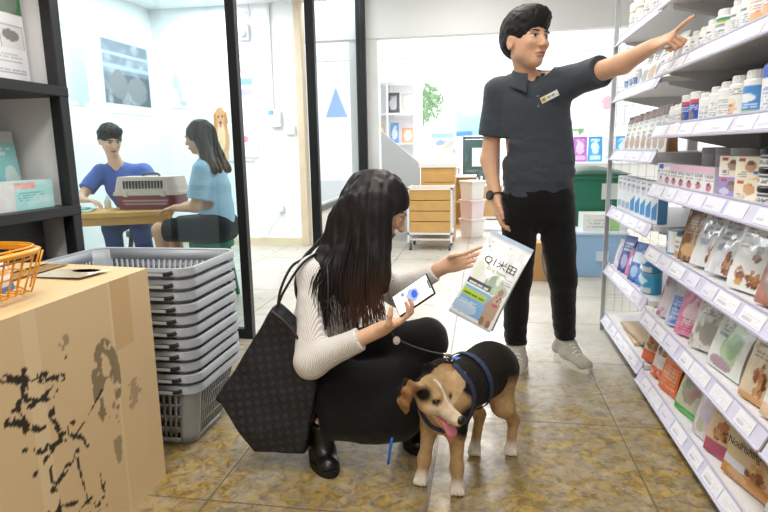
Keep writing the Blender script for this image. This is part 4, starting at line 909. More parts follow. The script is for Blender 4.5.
# ------------------------------------------------------------ stack of grey shopping baskets
def baskets():
    gm = mat('grey basket plastic', '#a6abb3', .42, coat=.15); dk = mat('dark handle grip', '#26282b', .4); lb = mat('white clip', '#c9ccd0', .4)
    X0, X1, Y0, Y1 = -1.655, -1.005, 1.845, 2.275; cx, cy = (X0+X1)/2, (Y0+Y1)/2
    W2, D2, H = (X1-X0)/2, (Y1-Y0)/2, .265; tb = .055
    def rr(wx, wy, z, rad, n=5):
        P = []
        for sx, sy, a0 in ((1, 1, 0), (-1, 1, 90), (-1, -1, 180), (1, -1, 270)):
            for k in range(n+1): a = math.radians(a0+k*90/n); P.append((sx*(wx-rad)+rad*math.cos(a), sy*(wy-rad)+rad*math.sin(a), z))
        return P
    def one():
        t = thing('shopping_basket', 'x', 'basket', (cx, cy, 0), 0, 'stacked grey shopping baskets')
        b = MB()
        # rim: an outward band with a lip
        prof = [(.000, -.006), (.0, 0), (.010, .003), (.014, 0), (.016, -.026), (.013, -.026), (.010, -.004)]
        rows = [rr(W2-.016+o, D2-.016+o, H+z, .055) for o, z in prof]; n = len(rows[0]); V = np.concatenate([np.array(r) for r in rows])
        b.add(V, [(j*n+i, j*n+(i+1) % n, (j+1)*n+(i+1) % n, (j+1)*n+i) for j in range(len(prof)-1) for i in range(n)])
        obj('rim', b, gm, t, world=False, ang=50)
        b = MB(); th = .003
        def ins(f): return W2-.018-tb*(1-f), D2-.018-tb*(1-f)     # half sizes at height fraction f
        # solid rounded corners
        for sx, sy in ((1, 1), (-1, 1), (-1, -1), (1, -1)):
            V = []; m = 6; ks = 7
            for i in range(m+1):
                f = i/m; wx, wy = ins(f); rad = .05
                for k in range(ks+1):
                    a = PI/2*k/ks
                    V.append((sx*(wx-rad+rad*math.cos(a)), sy*(wy-rad+rad*math.sin(a)), .004+f*(H-.008)))
            b.add(V, [(i*(ks+1)+k, i*(ks+1)+k+1, (i+1)*(ks+1)+k+1, (i+1)*(ks+1)+k) for i in range(m) for k in range(ks)])
        # slotted walls
        def wall(axis, sg):
            def P(s, f):
                wx, wy = ins(f); z = .004+f*(H-.008)
                return A3(s*(wx-.05), sg*wy, z) if axis == 'x' else A3(sg*wx, s*(wy-.05), z)
            nc = 20 if axis == 'x' else 13
            fz = [0, .10, .26, .29, .46, .49, .66, .69, .84, 1.]
            solid = [(0, 1), (2, 3), (4, 5), (6, 7), (8, 9)]
            for a, c in solid: b.add([P(-1, fz[a]), P(1, fz[a]), P(1, fz[c]), P(-1, fz[c])], [(0, 1, 2, 3)])
            for i in range(nc+1):
                s0 = -1+2*(i-.22)/nc; s1 = -1+2*(i+.22)/nc; s0, s1 = max(-1, s0), min(1, s1)
                b.add([P(s0, .1), P(s1, .1), P(s1, .84), P(s0, .84)], [(0, 1, 2, 3)])
        for ax in 'xy':
            for sg in (-1, 1): wall(ax, sg)
        wx, wy = ins(0); fl = MB()
        for i in range(11): fl.box((0, -wy+.02+i*(2*wy-.04)/10, .005), (2*wx-.06, .010, .004))
        for i in range(17): fl.box((-wx+.02+i*(2*wx-.04)/16, 0, .005), (.010, 2*wy-.06, .004))
        for sx in (-1, 1):
            for sy in (-1, 1): fl.box((sx*(wx-.038), sy*(wy-.038), .0025), (.036, .036, .005))
        o = obj('walls', b, gm, t, world=False, ang=50)
        sm = o.modifiers.new('thick', 'SOLIDIFY'); sm.thickness = .0028
        obj('base', fl, gm, t, world=False)
        # folded handles along the rim
        for sy in (-1, 1):
            b = MB(); z = H-.012; y = sy*(D2+.004)
            P = [(-W2+.06, sy*(D2-.002), z), (-W2+.09, y, z-.006), (-.12, y, z-.008), (.12, y, z-.008), (W2-.09, y, z-.006), (W2-.06, sy*(D2-.002), z)]
            b.tube(smoothpts(P, 4), .0055, 7, flat=1.4); h_ = obj('handle', b, dk, t, world=False, smooth=True)
            
            for xc in (-.17, .20): obj('clip', MB().box((xc, sy*(D2+.0085), z-.007), (.065, .004, .010)), lb, h_, world=False)
        return t
    first = one(); names = ['bottom', 'second from the bottom', 'third from the bottom', 'fourth from the bottom', 'fifth from the bottom', 'middle', 'fifth from the top', 'fourth from the top', 'third from the top', 'second from the top', 'top']
    for i, nme in enumerate(names):
        lab = 'grey slotted shopping basket, %s one of the stack beside the cardboard box' % nme
        if i == 0: lab = 'grey shopping basket on the floor carrying the stack, its slotted walls fully visible'
        if i == 10: lab = 'open grey shopping basket on top of the stack'
        z = .0437*i; dx = .002*math.sin(i*2.1)
        if i == 0: first.location = (cx, cy, 0); first['label'] = lab
        else: again(first, lab, (cx+dx, cy+.0015*math.cos(i*3.), z))
baskets()
# ------------------------------------------------------------ clinic behind the glass: pictures, fittings, table, carrier
def poster(name, label, cat, o, ux, uz, ops, bg, seed=0, nu=40, nv=50, group=None):
    o, ux, uz = (np.asarray(x, float) for x in (o, ux, uz)); n = nrm(np.cross(ux, uz)); b = MB()
    b.quadgrid(o, o+ux, o+uz, nu, nv, art(ops, bg, seed)); k = n*.004
    b.add([o-k, o+ux-k, o+ux+uz-k, o+uz-k], [(3, 2, 1, 0)], lin(bg))
    c = [o, o+ux, o+ux+uz, o+uz]
    for i in range(4): b.add([c[i]-k, c[(i+1) % 4]-k, c[(i+1) % 4], c[i]], [(0, 1, 2, 3)], lin(bg))
    return tag(obj(name, b, mat('printed card')), label, cat, group)
xw = -3.794
poster('poster', 'pale poster of a light figure on the clinic side wall, left of the dark photo', 'poster', (xw, 4.66, 1.56), (0, .68, 0), (0, 0, .72), [('rect', 0, .05, 1, 1, '#c3cfda'), ('blob', .5, .6, .16, .36, '#eef2f4'), ('blob', .8, .3, .2, .3, '#a8bac8'), ('blob', .2, .4, .14, .3, '#b6c6d4'), ('mottle', .5, 5, '#dfe7ee')], '#f0f3f5', 3)
poster('poster', 'dark grey photo poster on the clinic side wall, above the man in blue', 'poster', (xw, 5.58, 1.52), (0, .86, 0), (0, 0, .75), [('rect', .02, .12, .98, .98, '#77828f'), ('rect', .02, .12, .98, .55, '#545c66'), ('mottle', .7, 7, '#b3bdc6'), ('blob', .3, .4, .18, .2, '#363b43'), ('blob', .7, .35, .2, .18, '#3d434b'), ('rect', .02, .62, .98, .66, '#aab4bf'), ('rect', .02, .8, .98, .83, '#b4bec9'), ('rect', 0, 0, 1, .12, '#eef1f3')], '#eef1f3', 4)
yw = 6.572
poster('poster', 'white poster with a golden retriever photo on the clinic back wall', 'poster', (-3.33, yw, .98), (.70, 0, 0), (0, 0, 1.2), [('rect', .25, .93, .8, .945, '#bcd9d9'), ('rect', .12, .86, .32, .88, '#e7a9a9'), ('rect', .12, .79, .85, .80, '#b9d8cf'), ('lines', .15, .82, .8, .92, 4, '#d5dadd'),
       ('ell', .44, .22, .14, .19, '#dba273'), ('ell', .44, .42, .105, .11, '#d9a06e'), ('ell', .345, .40, .03, .08, '#c2854f'), ('ell', .535, .40, .03, .08, '#c2854f'), ('ell', .44, .25, .07, .13, '#eccba4'), ('ell', .41, .44, .014, .012, '#3a2a20'), ('ell', .475, .44, .014, .012, '#3a2a20'), ('ell', .44, .385, .02, .014, '#3a2a22'), ('ell', .44, .355, .022, .02, '#c9757a'), ('ell', .36, .06, .04, .05, '#e2b283'), ('ell', .52, .06, .04, .05, '#e2b283'), ('rect', 0, .0, 1, .012, '#b9bfc4')], '#f3f5f6', 5, 80, 90)
poster('wall_sign', 'small grey plant drawing hanging near the corner of the clinic', 'picture', (-3.62, yw, 1.62), (.2, 0, 0), (0, 0, .42), [('blob', .4, .7, .2, .2, '#b9bcc0'), ('blob', .6, .4, .12, .3, '#c2c5c9'), ('blob', .75, .12, .2, .08, '#aeb1b6')], '#f1f4f5', 6)
poster('notice', 'coloured strip notice on the clinic wall just right of the black post', 'notice', (-2.76, yw-.006, 1.72), (.17, 0, 0), (0, 0, .48), [('rect', .1, .92, 1, .96, '#e79a9a'), ('rect', 0, .55, .9, .68, '#efa9ac'), ('rect', 0, .28, .9, .42, '#7fa6e0'), ('rect', .1, .04, .9, .18, '#a9a8e6')], '#f4f5f6', 7)
poster('notice', 'small red dotted notice low beside the black post', 'notice', (-2.80, yw-.006, 1.02), (.22, 0, 0), (0, 0, .30), [('ell', .35, .75, .15, .12, '#e58e94'), ('rect', 0, .02, 1, .06, '#b6bcc2')], '#f4f5f6', 8)
wp = mat('white plastic', '#eef0f1', .4); gp = mat('grey plastic', '#c9cdd1', .45)
t = thing('sensor_box', 'grey wall box with a cable, high on the clinic back wall', 'box', (-2.667, 6.55, 2.42))
obj('housing', MB().box((-2.667, 6.545, 2.42), (.13, .05, .18), bev=.01), gp, t); obj('dome', MB().ball((-2.667, 6.515, 2.40), (.045, .02, .045)), mat('sensor dome', '#aeb4ba', .3), t, smooth=True)
b = MB(); b.tube(smoothpts([(-2.69, 6.56, 2.50), (-2.70, 6.56, 2.58), (-2.64, 6.56, 2.64), (-2.60, 6.56, 2.58), (-2.60, 6.56, 2.71)], 6), .007, 6); obj('cable', b, gp, t, smooth=True)
t = thing('junction_box', 'white control box with a blue sticker on the clinic back wall', 'box', (-2.34, 6.55, 1.48))
obj('housing', MB().box((-2.34, 6.545, 1.47), (.13, .05, .20), bev=.008), mat('box white', '#dfe2e4', .4), t); obj('sticker', MB().box((-2.385, 6.518, 1.535), (.06, .003, .045)), mat('sticker cyan', '#6fa9cf', .5), t)
obj('conduit', MB().box((-2.372, 6.56, 2.14), (.022, .02, 1.14)), mat('conduit', '#d9dcdf', .5), t)
obj('cable', MB().tube([(-2.41, 6.562, 1.53), (-2.56, 6.562, 1.53)], .006, 6), gp, t)
def plate(t, x, z, s):
    obj('plate', MB().box((x, 6.562, z), (s, .014, s), bev=.003), mat('plate grey', '#cfd2d4', .4), t); obj('rocker', MB().box((x, 6.553, z), (s*.72, .010, s*.72), bev=.003), wp, t)
t = thing('light_switch', 'square light switch on the clinic wall near the wooden frame', 'switch', (-2.169, 6.56, 1.335)); plate(t, -2.169, 1.335, .115)
t = thing('wall_outlet', 'white wall outlet with a plugged cord near the clinic skirting', 'outlet', (-2.335, 6.56, .42))
plate(t, -2.335, .43, .085); obj('plug', MB().box((-2.335, 6.54, .42), (.03, .03, .03), bev=.004), wp, t)
b = MB(); b.tube(smoothpts([(-2.335, 6.54, .41), (-2.36, 6.52, .31), (-2.44, 6.53, .23), (-2.52, 6.54, .115), (-2.60, 6.54, .10)], 6), .006, 6); obj('cord', b, mat('cord white', '#dcdfe1', .5), t, smooth=True)
# consulting table
def table():
    wd = mat('honey wood', '#d6a052', .4, noise=(7, .12)); e = nrm(A3(.80, .38, 0)); n = A3(-e[1], e[0], 0); o = A3(-3.40, 3.75, 0); L, D, h = 1.12, .42, .665
    t = thing('consulting_table', 'honey coloured wooden table between the two seated people in the clinic', 'table', tuple(o+e*L/2+n*D/2))
    R = np.stack([e, n, A3(0, 0, 1)], 1)
    obj('tabletop', MB().box(o+e*L/2+n*D/2+A3(0, 0, h-.022), (L, D, .044), R=R, bev=.006), wd, t)
    for a in (.06, L-.06):
        for b_ in (.06, D-.06): obj('leg', MB().box(o+e*a+n*b_+A3(0, 0, (h-.044)/2), (.05, .05, h-.044), R=R), wd, t)
    a = MB(); a.box(o+e*L/2+n*.05+A3(0, 0, h-.075), (L-.16, .02, .06), R=R); obj('apron', a, wd, t)
    return o, e, n, h
TO, TE, TN, TH = table()
def on_table(a, b): return TO+TE*a+TN*b+A3(0, 0, TH+.0006)
# notebook, tray and papers
R = np.stack([TE, TN, A3(0, 0, 1)], 1)
p = on_table(.36, .20); t = thing('clipboard', 'green edged clipboard with papers on the clinic table', 'clipboard', tuple(p))
obj('board', MB().box(p+A3(0, 0, .006), (.32, .24, .012), R=R, bev=.003), mat('board pale green', '#bfe0d0', .5), t); obj('binding', MB().box(p+TN*.02+A3(0, 0, .016), (.24, .15, .008), R=R), mat('binding green', '#3fae7a', .4), t); obj('paper', MB().box(p+TN*.02+A3(0, 0, .022), (.22, .14, .003), R=R), wp, t)
p = on_table(.60, .34); t = thing('squeeze_bottle', 'small pale bottle standing beside the pet carrier', 'bottle', tuple(p))
obj('body', MB().lathe([(.024, 0), (.026, .005), (.026, .06), (.012, .08)], c=p, n=24), mat('bottle pale', '#e3e0d4', .35), t, ang=40); obj('cap', MB().lathe([(.012, .08), (.012, .1), (.001, .102)], c=p, n=20), wp, t)
def carrier():
    c = on_table(.96, .235); yaw = .12; R = np.array([[math.cos(yaw), -math.sin(yaw), 0], [math.sin(yaw), math.cos(yaw), 0], [0, 0, 1]])
    t = thing('pet_carrier', 'beige and burgundy plastic pet carrier on the clinic table', 'carrier', tuple(c))
    be = mat('beige plastic', '#cdb8ab', .45); bu = mat('burgundy plastic', '#7f3b46', .45); dk = mat('vent dark', '#3a3035', .6); L, D = .52, .30
    def sh(z0, z1, s0, s1, rad=.05):
        b = MB(); rows = []
        for z, s in zip(np.linspace(z0, z1, 5), np.linspace(s0, s1, 5)):
            P = []
            for sx, sy, a0 in ((1, 1, 0), (-1, 1, 90), (-1, -1, 180), (1, -1, 270)):
                for k in range(6): a = math.radians(a0+k*18); P.append((sx*(L/2*s-rad)+rad*math.cos(a), sy*(D/2*s-rad)+rad*math.sin(a), z))
            rows.append(P)
        n = 24; V = np.concatenate([np.array(r) for r in rows])
        b.add(V, [(j*n+i, j*n+(i+1) % n, (j+1)*n+(i+1) % n, (j+1)*n+i) for j in range(4) for i in range(n)]+[tuple(range(n))[::-1], tuple(range(4*n, 5*n))]); return b
    obj('lower_shell', sh(0, .115, .9, 1.0).xf(R, c), bu, t, ang=40)
    obj('rim', sh(.112, .135, 1.04, 1.04).xf(R, c), be, t, ang=40)
    u = obj('upper_shell', sh(.135, .255, 1.0, .90).xf(R, c), be, t, ang=40)
    for k in range(13): obj('vent', MB().box(R@A3(-.16+.025*k, -.1465, .195)+c, (.012, .012, .06), R=R), dk, t)
    lo = obj('lower_vent', MB().box(R@A3(-.0, -.1465, .07)+c, (.36, .010, .014), R=R).box(R@A3(0, -.143, .045)+c, (.34, .010, .014), R=R), mat('vent pink', '#b08a88', .5), t)
    for k in (-1, 1): obj('latch', MB().box(R@A3(.15*k, -.158, .125)+c, (.035, .012, .045), R=R, bev=.003), be, t)
    b = MB(); b.tube(smoothpts([R@A3(-.07, 0, .252)+c, R@A3(-.05, 0, .275)+c, R@A3(.05, 0, .275)+c, R@A3(.07, 0, .252)+c], 5), .010, 8); obj('handle', b, mat('handle brown', '#5d4a42', .5), t, smooth=True)
carrier()
def stool(label, c, r, h, m, group=None):
    c = A3(*c); t = thing('stool', label, 'stool', tuple(c), 0, group)
    obj('seat', MB().lathe([(r*.96, h-.05), (r, h-.045), (r, h-.006), (r*.96, h), (.001, h)], c=c, n=28), m, t, ang=40)
    for a in (45, 135, 225, 315):
        q = A3(math.cos(math.radians(a)), math.sin(math.radians(a)), 0); obj('leg', MB().bar(c+q*r*.75+A3(0, 0, h-.045), c+q*(r+.015), .028), m, t)
    b = MB(); P = [c+A3(math.cos(x), math.sin(x), 0)*(r*.92)+A3(0, 0, h*.38) for x in np.linspace(0, 2*PI, 20, endpoint=False)]; b.tube(P, .008, 6, closed=True); obj('ring', b, m, t)
    return t
stool('dark green stool under the woman in the light blue top', (-2.02, 4.10, 0), .165, .45, mat('green stool', '#2f6b55', .45))
stool('dark stool under the man in blue scrubs', (-2.98, 4.78, 0), .165, .425, mat('dark stool', '#3b4046', .45))
# ------------------------------------------------------------ back of the shop
wl = mat('white laminate', '#f0f0f0', .45); ply = mat('light plywood', '#d3a765', .45, noise=(8, .10)); gl = mat('grey laminate', '#b4b7ba', .5)
def drawers():
    t = thing('drawer_trolley', 'trolley of light wooden drawers in a white frame, behind the crouching woman', 'trolley', (-.57, 6.5, 0))
    x0, x1, y, z0, z1 = -.80, -.33, 6.32, .20, .665
    f = MB(); fr = .022
    for x in (x0, x1):
        for yy in (y, y+.42): f.box((x, yy, (z1+.11)/2), (fr, fr, z1-.06)); 
    for z in (z0-.012, z1+.012):
        for yy in (y, y+.42): f.box(((x0+x1)/2, yy, z), (x1-x0+fr, fr, fr))
        for x in (x0, x1): f.box((x, y+.21, z), (fr, .42, fr))
    f.box(((x0+x1)/2, y+.21, .12), (x1-x0, .40, .02)); obj('frame', f, mat('white tube', '#ebebeb', .35), t)
    n = 4; h = (z1-z0)/n
    for k in range(n):
        d = obj('drawer', MB().box(((x0+x1)/2, y+.205, z0+h*(k+.5)), (x1-x0-.03, .40, h-.008), bev=.003), ply, t)
        obj('pull', MB().box(((x0+x1)/2, y+.002, z0+h*(k+.72)), (.10, .012, .008)), mat('pull brown', '#b58a4c', .4), d)
    for x in (x0+.02, x1-.02):
        for yy in (y+.02, y+.40):
            c = MB(); c.tube([(x-.012, yy, .040), (x+.012, yy, .040)], .04, 16); obj('caster', c, mat('caster grey', '#55585c', .5), t); 
            obj('caster_fork', MB().box((x, yy, .085), (.02, .03, .05)), mat('pull steel', '#9a9da0', .3, metal=.7), t)
    return t
drawers()
t = thing('drawer_unit', 'taller light wooden drawer unit behind the drawer trolley', 'drawers', (-.52, 7.15, 0))
obj('body', MB().box((-.53, 7.2, .44), (.40, .42, .88), bev=.004), ply, t)
for k in range(3): 
    d = obj('drawer', MB().box((-.53, 6.985, .52+.122*k), (.37, .012, .112), bev=.003), ply, t); obj('pull', MB().box((-.53, 6.976, .55+.122*k), (.09, .010, .008)), mat('pull brown'), d)
t = thing('serving_tray', 'white tray lying on top of the wooden drawer unit', 'tray', (-.52, 7.18, .881))
obj('base', MB().box((-.52, 7.18, .888), (.44, .42, .014), bev=.004), wl, t)
b = MB()
for c, s in (((-.52, 6.975, .905), (.46, .012, .05)), ((-.52, 7.385, .905), (.46, .012, .05)), ((-.745, 7.18, .905), (.012, .40, .05)), ((-.295, 7.18, .905), (.012, .40, .05))): b.box(c, s)
obj('rim', b, wl, t)
b = MB(); b.grid(lambda u, v: np.stack([-.62+.28*u+.02*np.sin(v*7), 7.10+.16*np.sin(PI*u)*(1-.5*v)*1., .906+v*(.19+.10*u)+.008*np.sin(u*14)], 1), 16, 12)
b.grid(lambda u, v: np.stack([-.34-.28*u+.02*np.sin(v*7), 7.10-.05*np.sin(PI*u), .906+v*(.29-.10*u)+.008*np.sin(u*11)], 1), 16, 12)
tag(obj('paper_sack', b, mat('white paper sack', '#f4f4f2', .6), smooth=True), 'open white paper sack standing in the white tray', 'sack')
# slanted grey panel, as an end of a counter
b = MB(); P = [(-1.20, .0), (-.74, .0), (-.74, .93), (-1.20, 1.32)]
V = [(x, y, z) for y in (6.98, 7.02) for x, z in P]; b.add(V, [(0, 1, 2, 3), (7, 6, 5, 4), (0, 4, 5, 1), (1, 5, 6, 2), (2, 6, 7, 3), (3, 7, 4, 0)])
tag(obj('counter_end', b, gl), 'grey panel with a slanted top edge, standing left of the wooden drawers', 'panel')
# white rack with bags at the back left
t = thing('display_rack', 'white display rack of pet goods in the bright back left corner', 'rack', (-1.45, 9.0, 0))
for x in (-1.86, -1.42, -1.02):
    for y in (8.85, 9.25): obj('upright', MB().box((x, y, 1.15), (.03, .03, 2.3)), wl, t)
for z in (.25, .70, 1.18, 1.62, 2.08): obj('shelf_board', MB().box((-1.44, 9.05, z), (.86, .44, .025)), wl, t)
obj('back_panel', MB().box((-1.44, 9.28, 1.15), (.86, .012, 2.3)), mat('rack back', '#e6e8ea', .5), t)
g = 'pet goods on the white rack'
for i, (x, z, w_, h_, c, c2, lab) in enumerate([
    (-1.68, 1.6325, .22, .34, '#8a8f96', '#d7d9db', 'tall grey bag on the upper level of the white rack'), (-1.34, 1.6325, .18, .30, '#4e5359', '#b5b9bd', 'dark grey bag on the upper level of the white rack'), (-1.13, 1.6325, .18, .28, '#cfc8bf', '#e7e2dc', 'pale patterned bag at the right of the rack\'s upper level'),
    (-1.70, 1.1925, .17, .27, '#e3c3c4', '#f0e2e2', 'pale pink bag on the middle level of the white rack'), (-1.53, 1.1925, .08, .27, '#d8b98c', '#efe3d0', 'thin tan pack on the middle level of the white rack'), (-1.33, 1.1925, .12, .30, '#5e9bdc', '#cfe1f3', 'blue pack on the middle level of the white rack'), (-1.13, 1.1925, .18, .22, '#e0a27c', '#f2dcca', 'orange bag on the middle level of the white rack'),
    (-1.66, .7125, .22, .24, '#dfe3e3', '#c3cfcd', 'pale pack on the lower level of the white rack'), (-1.28, .7125, .3, .22, '#d8dedd', '#bdccc9', 'wide pale pack on the lower level of the white rack'),
    (-1.68, 2.0925, .2, .25, '#efe6e8', '#d9c9cf', 'pale pack at the left of the rack\'s top level'), (-1.25, 2.0925, .26, .22, '#ece8ea', '#d8d2d6', 'pale pack at the right of the rack\'s top level')]):
    pack('goods_bag', lab, 'pouch', (x, 8.97, z+.002), pouch_mb(w_, h_, .09, art([('blob', .5, .45, .35, .3, c2), ('lines', .2, .75, .8, .9, 3, c2)], c, i), c, nu=12, nv=16, seed=i), 0, g)
# blue cartons, dark cabinet with a notice, leaning board, plastic bins
def carton(label, loc, s, ops, bg, side, cat='box', name='carton', m=print_matt, rz=0., group=None): return pack(name, label, cat, loc, carton_mb(*s, art(ops, bg, 3), side, None, 24, 24), rz, group, m=m, ang=None)
t = thing('plinth', 'low white stand behind the wooden drawers', 'stand', (-.62, 9.0, 0)); obj('body', MB().box((-.62, 9.2, .40), (.5, .5, .80), bev=.01), wl, t); obj('top', MB().box((-.62, 9.2, .81), (.54, .54, .02), bev=.004), wl, t)
carton('light blue carton at the bottom of the pair on the white stand', (-.60, 9.15, .821), (.34, .3, .26), [('blob', .5, .5, .3, .3, '#e6eef8'), ('rect', 0, 0, 1, .2, '#6f9fd8')], '#86b2e2', '#9fc3e8', group='blue cartons on the white stand')
carton('white and blue carton on top of the pair on the white stand', (-.61, 9.15, 1.082), (.32, .3, .24), [('rect', 0, .75, 1, 1, '#a9d4ee'), ('blob', .4, .4, .2, .2, '#7aa8da'), ('lines', .5, .2, .9, .6, 4, '#b7cfe8')], '#eef3f8', '#cfe2f2', group='blue cartons on the white stand')
t = thing('display_fridge', 'dark glass fronted cabinet with a white notice, left of the man\'s arm', 'cabinet', (-.06, 9.3, 0))
obj('body', MB().box((-.03, 9.42, .64), (.56, .5, 1.28), bev=.01), mat('dark cabinet', '#4a5557', .35, coat=.3), t)
obj('door', MB().box((-.03, 9.16, .70), (.50, .02, 1.06), bev=.004), mat('dark teal glass', '#3f5c5c', .12, coat=.8), t)
obj('notice', MB().box((-.03, 9.147, .96), (.28, .004, .28)), mat('notice paper', '#dfe3e4', .6), t)
obj('lower_panel', MB().box((-.03, 9.146, .42), (.46, .006, .30)), mat('lower panel teal', '#8fc7b7', .4), t)
o = poster('poster', 'light blue poster with a pink figure on top of the dark cabinet', 'poster', (-.42, 9.30, 1.2825), (.86, 0, 0), (0, 0, .55), [('rect', .0, 0, .45, 1, '#9fcdee'), ('blob', .65, .5, .2, .35, '#e3b9c6'), ('blob', .6, .65, .12, .12, '#c88a9c'), ('blob', .25, .7, .2, .12, '#c4e0f4'), ('rect', 0, 0, .3, .12, '#5e94d6')], '#d9ebf6', 12)
t = thing('bookcase', 'low white cubby with a wooden inside, right of the drawers', 'shelf', (-.28, 8.3, 0))
for c, s, m in (((-.44, 8.4, .36), (.02, .36, .72), wl), ((-.08, 8.4, .36), (.02, .36, .72), wl), ((-.26, 8.4, .71), (.38, .36, .02), wl), ((-.26, 8.57, .36), (.36, .02, .70), ply), ((-.26, 8.4, .36), (.34, .34, .02), ply), ((-.26, 8.4, .02), (.34, .36, .04), ply)): obj('panel', MB().box(c, s), m, t)
t = thing('notice_board', 'small tan notice board in a white frame near the man\'s watch', 'board', (.12, 8.1, 0))
obj('panel', MB().box((.13, 8.10, .38), (.26, .02, .42)), mat('cork tan', '#c4a374', .7, noise=(20, .1)), t)
b = MB()
for c, s in (((-.02, 8.1, .36), (.03, .04, .72)), ((.28, 8.1, .36), (.03, .04, .72)), ((.13, 8.1, .60), (.3, .04, .03)), ((.13, 8.1, .16), (.3, .04, .03))): b.box(c, s)
obj('frame', b, wl, t); obj('picture', MB().box((.11, 8.086, .42), (.08, .004, .10)), mat('picture grey', '#8f8578', .6), t)
for i, (z, c, lab) in enumerate([(0, '#efe9ec', 'pale plastic bin at the bottom beside the drawers'), (.235, '#f0dfe6', 'pale pink plastic bin in the middle beside the drawers'), (.47, '#f1f1f0', 'white plastic bin on top beside the drawers')]):
    t = thing('storage_bin', lab, 'bin', (-.13, 7.4, z), 0, 'plastic bins beside the drawers'); m = mat('bin '+c, c, .4)
    obj('body', MB().lathe([(.13, 0), (.135, .005), (.155, .195), (.165, .2), (.165, .21), (.15, .21), (.13, .01), (.001, .008)], n=4, c=(-.13, 7.4, z)), m, t); obj('lid', MB().lathe([(.17, .212), (.17, .228), (.155, .234), (.001, .234)], n=4, c=(-.13, 7.4, z)), m, t)
# right side: green bin, blue storage box, ledge with bright bags
def wheelie():
    gr = mat('green bin plastic', '#1f6f57', .4, coat=.2); c = A3(.98, 5.72, 0); t = thing('waste_bin', 'dark green lidded bin between the man and the shelves', 'bin', tuple(c))
    b = MB(); n = 24; rows = []
    for z, s in ((.02, .82), (.3, .88), (.80, .98), (.81, 1.04), (.85, 1.04)):
        P = []
        for sx, sy, a0 in ((1, 1, 0), (-1, 1, 90), (-1, -1, 180), (1, -1, 270)):
            for k in range(6): a = math.radians(a0+18*k); P.append((sx*(.27*s-.05)+.05*math.cos(a), sy*(.27*s-.05)+.05*math.sin(a), z))
        rows.append(P)
    b.add(np.concatenate([np.array(r) for r in rows]), [(j*n+i, j*n+(i+1) % n, (j+1)*n+(i+1) % n, (j+1)*n+i) for j in range(4) for i in range(n)]+[tuple(range(n))[::-1], tuple(range(4*n, 5*n))]); b.xf(t=c); obj('body', b, gr, t, ang=40)
    b = MB(); b.grid(lambda u, v: np.stack([(u-.5)*.60, (v-.5)*.60, .852+.055*np.sin(PI*np.clip(u, .0, 1))*np.sin(PI*v)**.5+.02*v], 1), 14, 14); b.grid(lambda u, v: np.stack([(.5-u)*.60, (v-.5)*.60, .851+.02*v], 1), 4, 4); b.xf(t=c); obj('lid', b, mat('lid dark green', '#174c3d', .4), t, smooth=True)
    obj('label', MB().box(c+A3(.14, -.262, .70), (.16, .012, .14)), mat('label card', '#cfd6cd', .6), t)
    for x in (-.2, .2): w_ = MB(); w_.tube([c+A3(x-.02, .2, .06), c+A3(x+.02, .2, .06)], .06, 16); obj('wheel', w_, mat('black plastic'), t)
wheelie()
t = thing('storage_box', 'light blue plastic storage box on the floor in front of the green bin', 'box', (.94, 5.26, 0)); lb = mat('light blue plastic', '#9cc3ea', .4)
b = MB(); b.add([(.76, 5.12, .002), (1.16, 5.12, .002), (1.16, 5.40, .002), (.76, 5.40, .002), (.73, 5.09, .36), (1.19, 5.09, .36), (1.19, 5.43, .36), (.73, 5.43, .36)], [(3, 2, 1, 0), (4, 5, 6, 7), (0, 1, 5, 4), (1, 2, 6, 5), (2, 3, 7, 6), (3, 0, 4, 7)]); obj('body', b, lb, t)
obj('lid', MB().box((.96, 5.26, .375), (.49, .37, .03), bev=.008), mat('pale blue lid', '#cfdff0', .4), t); obj('label', MB().box((1.0, 5.093, .18), (.10, .02, .08)), mat('label pale', '#cfe0f2', .5), t)
carton('white and green carton lying on the blue storage box', (1.02, 5.26, .3905), (.36, .26, .14), [('rect', .6, 0, .8, 1, '#a8d48a'), ('lines', .1, .2, .5, .8, 3, '#c3c9cf')], '#eef0ee', '#e6e9e6')
carton('cream carton leaning beside the blue storage box', (.66+.0, 4.99, .0005), (.22, .12, .30), [('mottle', .5, 6, '#d8c79f')], '#efe6cc', '#d9cca8') if False else None
t = thing('window_ledge', 'white ledge counter under the bright window right of the man', 'counter', (1.4, 9.0, 0))
obj('body', MB().box((1.60, 9.2, .42), (1.9, .45, .84), bev=.01), wl, t); obj('top', MB().box((1.60, 9.17, .855), (1.96, .52, .03), bev=.004), wl, t)
g = 'bright bags on the white ledge'
for i, (x, c, c2, lab) in enumerate([(.92, '#e8b9cc', '#f4dbe5', 'pale pink bag on the ledge, next to the man\'s side'), (1.12, '#b06cc0', '#d9b3de', 'purple bag on the white ledge'), (1.33, '#3f9fdc', '#bfe1f3', 'bright blue bag right of the purple one'), (1.52, '#e9edf0', '#c3d3e2', 'white bag between two blue ones on the ledge'), (1.71, '#4aa8e0', '#cfe8f4', 'bright blue bag nearest the far shelf upright'), (1.91, '#e7ecef', '#b8c9da', 'white bag at the right end of the ledge')]):
    pack('goods_bag', lab, 'pouch', (x+.28, 9.1, .8725), pouch_mb(.19, .36, .10, art([('blob', .5, .55, .3, .25, c2), ('rect', .1, .08, .9, .25, c2), ('lines', .2, .8, .8, .95, 2, c2)], c, i), c, nu=14, nv=18, seed=i+50), 0, g)
o = poster('poster', 'pale poster with two pink figures above the white ledge', 'poster', (.95, 9.36, 1.36), (1.15, 0, 0), (0, 0, .72), [('blob', .22, .55, .07, .16, '#d9a3b6'), ('blob', .75, .5, .07, .14, '#dcb0bf'), ('rect', 0, .3, .06, .5, '#e889a8'), ('rect', 0, .6, .06, .75, '#8fa6d8'), ('lines', .4, .2, .65, .4, 3, '#dfe3e6')], '#f4f5f6', 13)
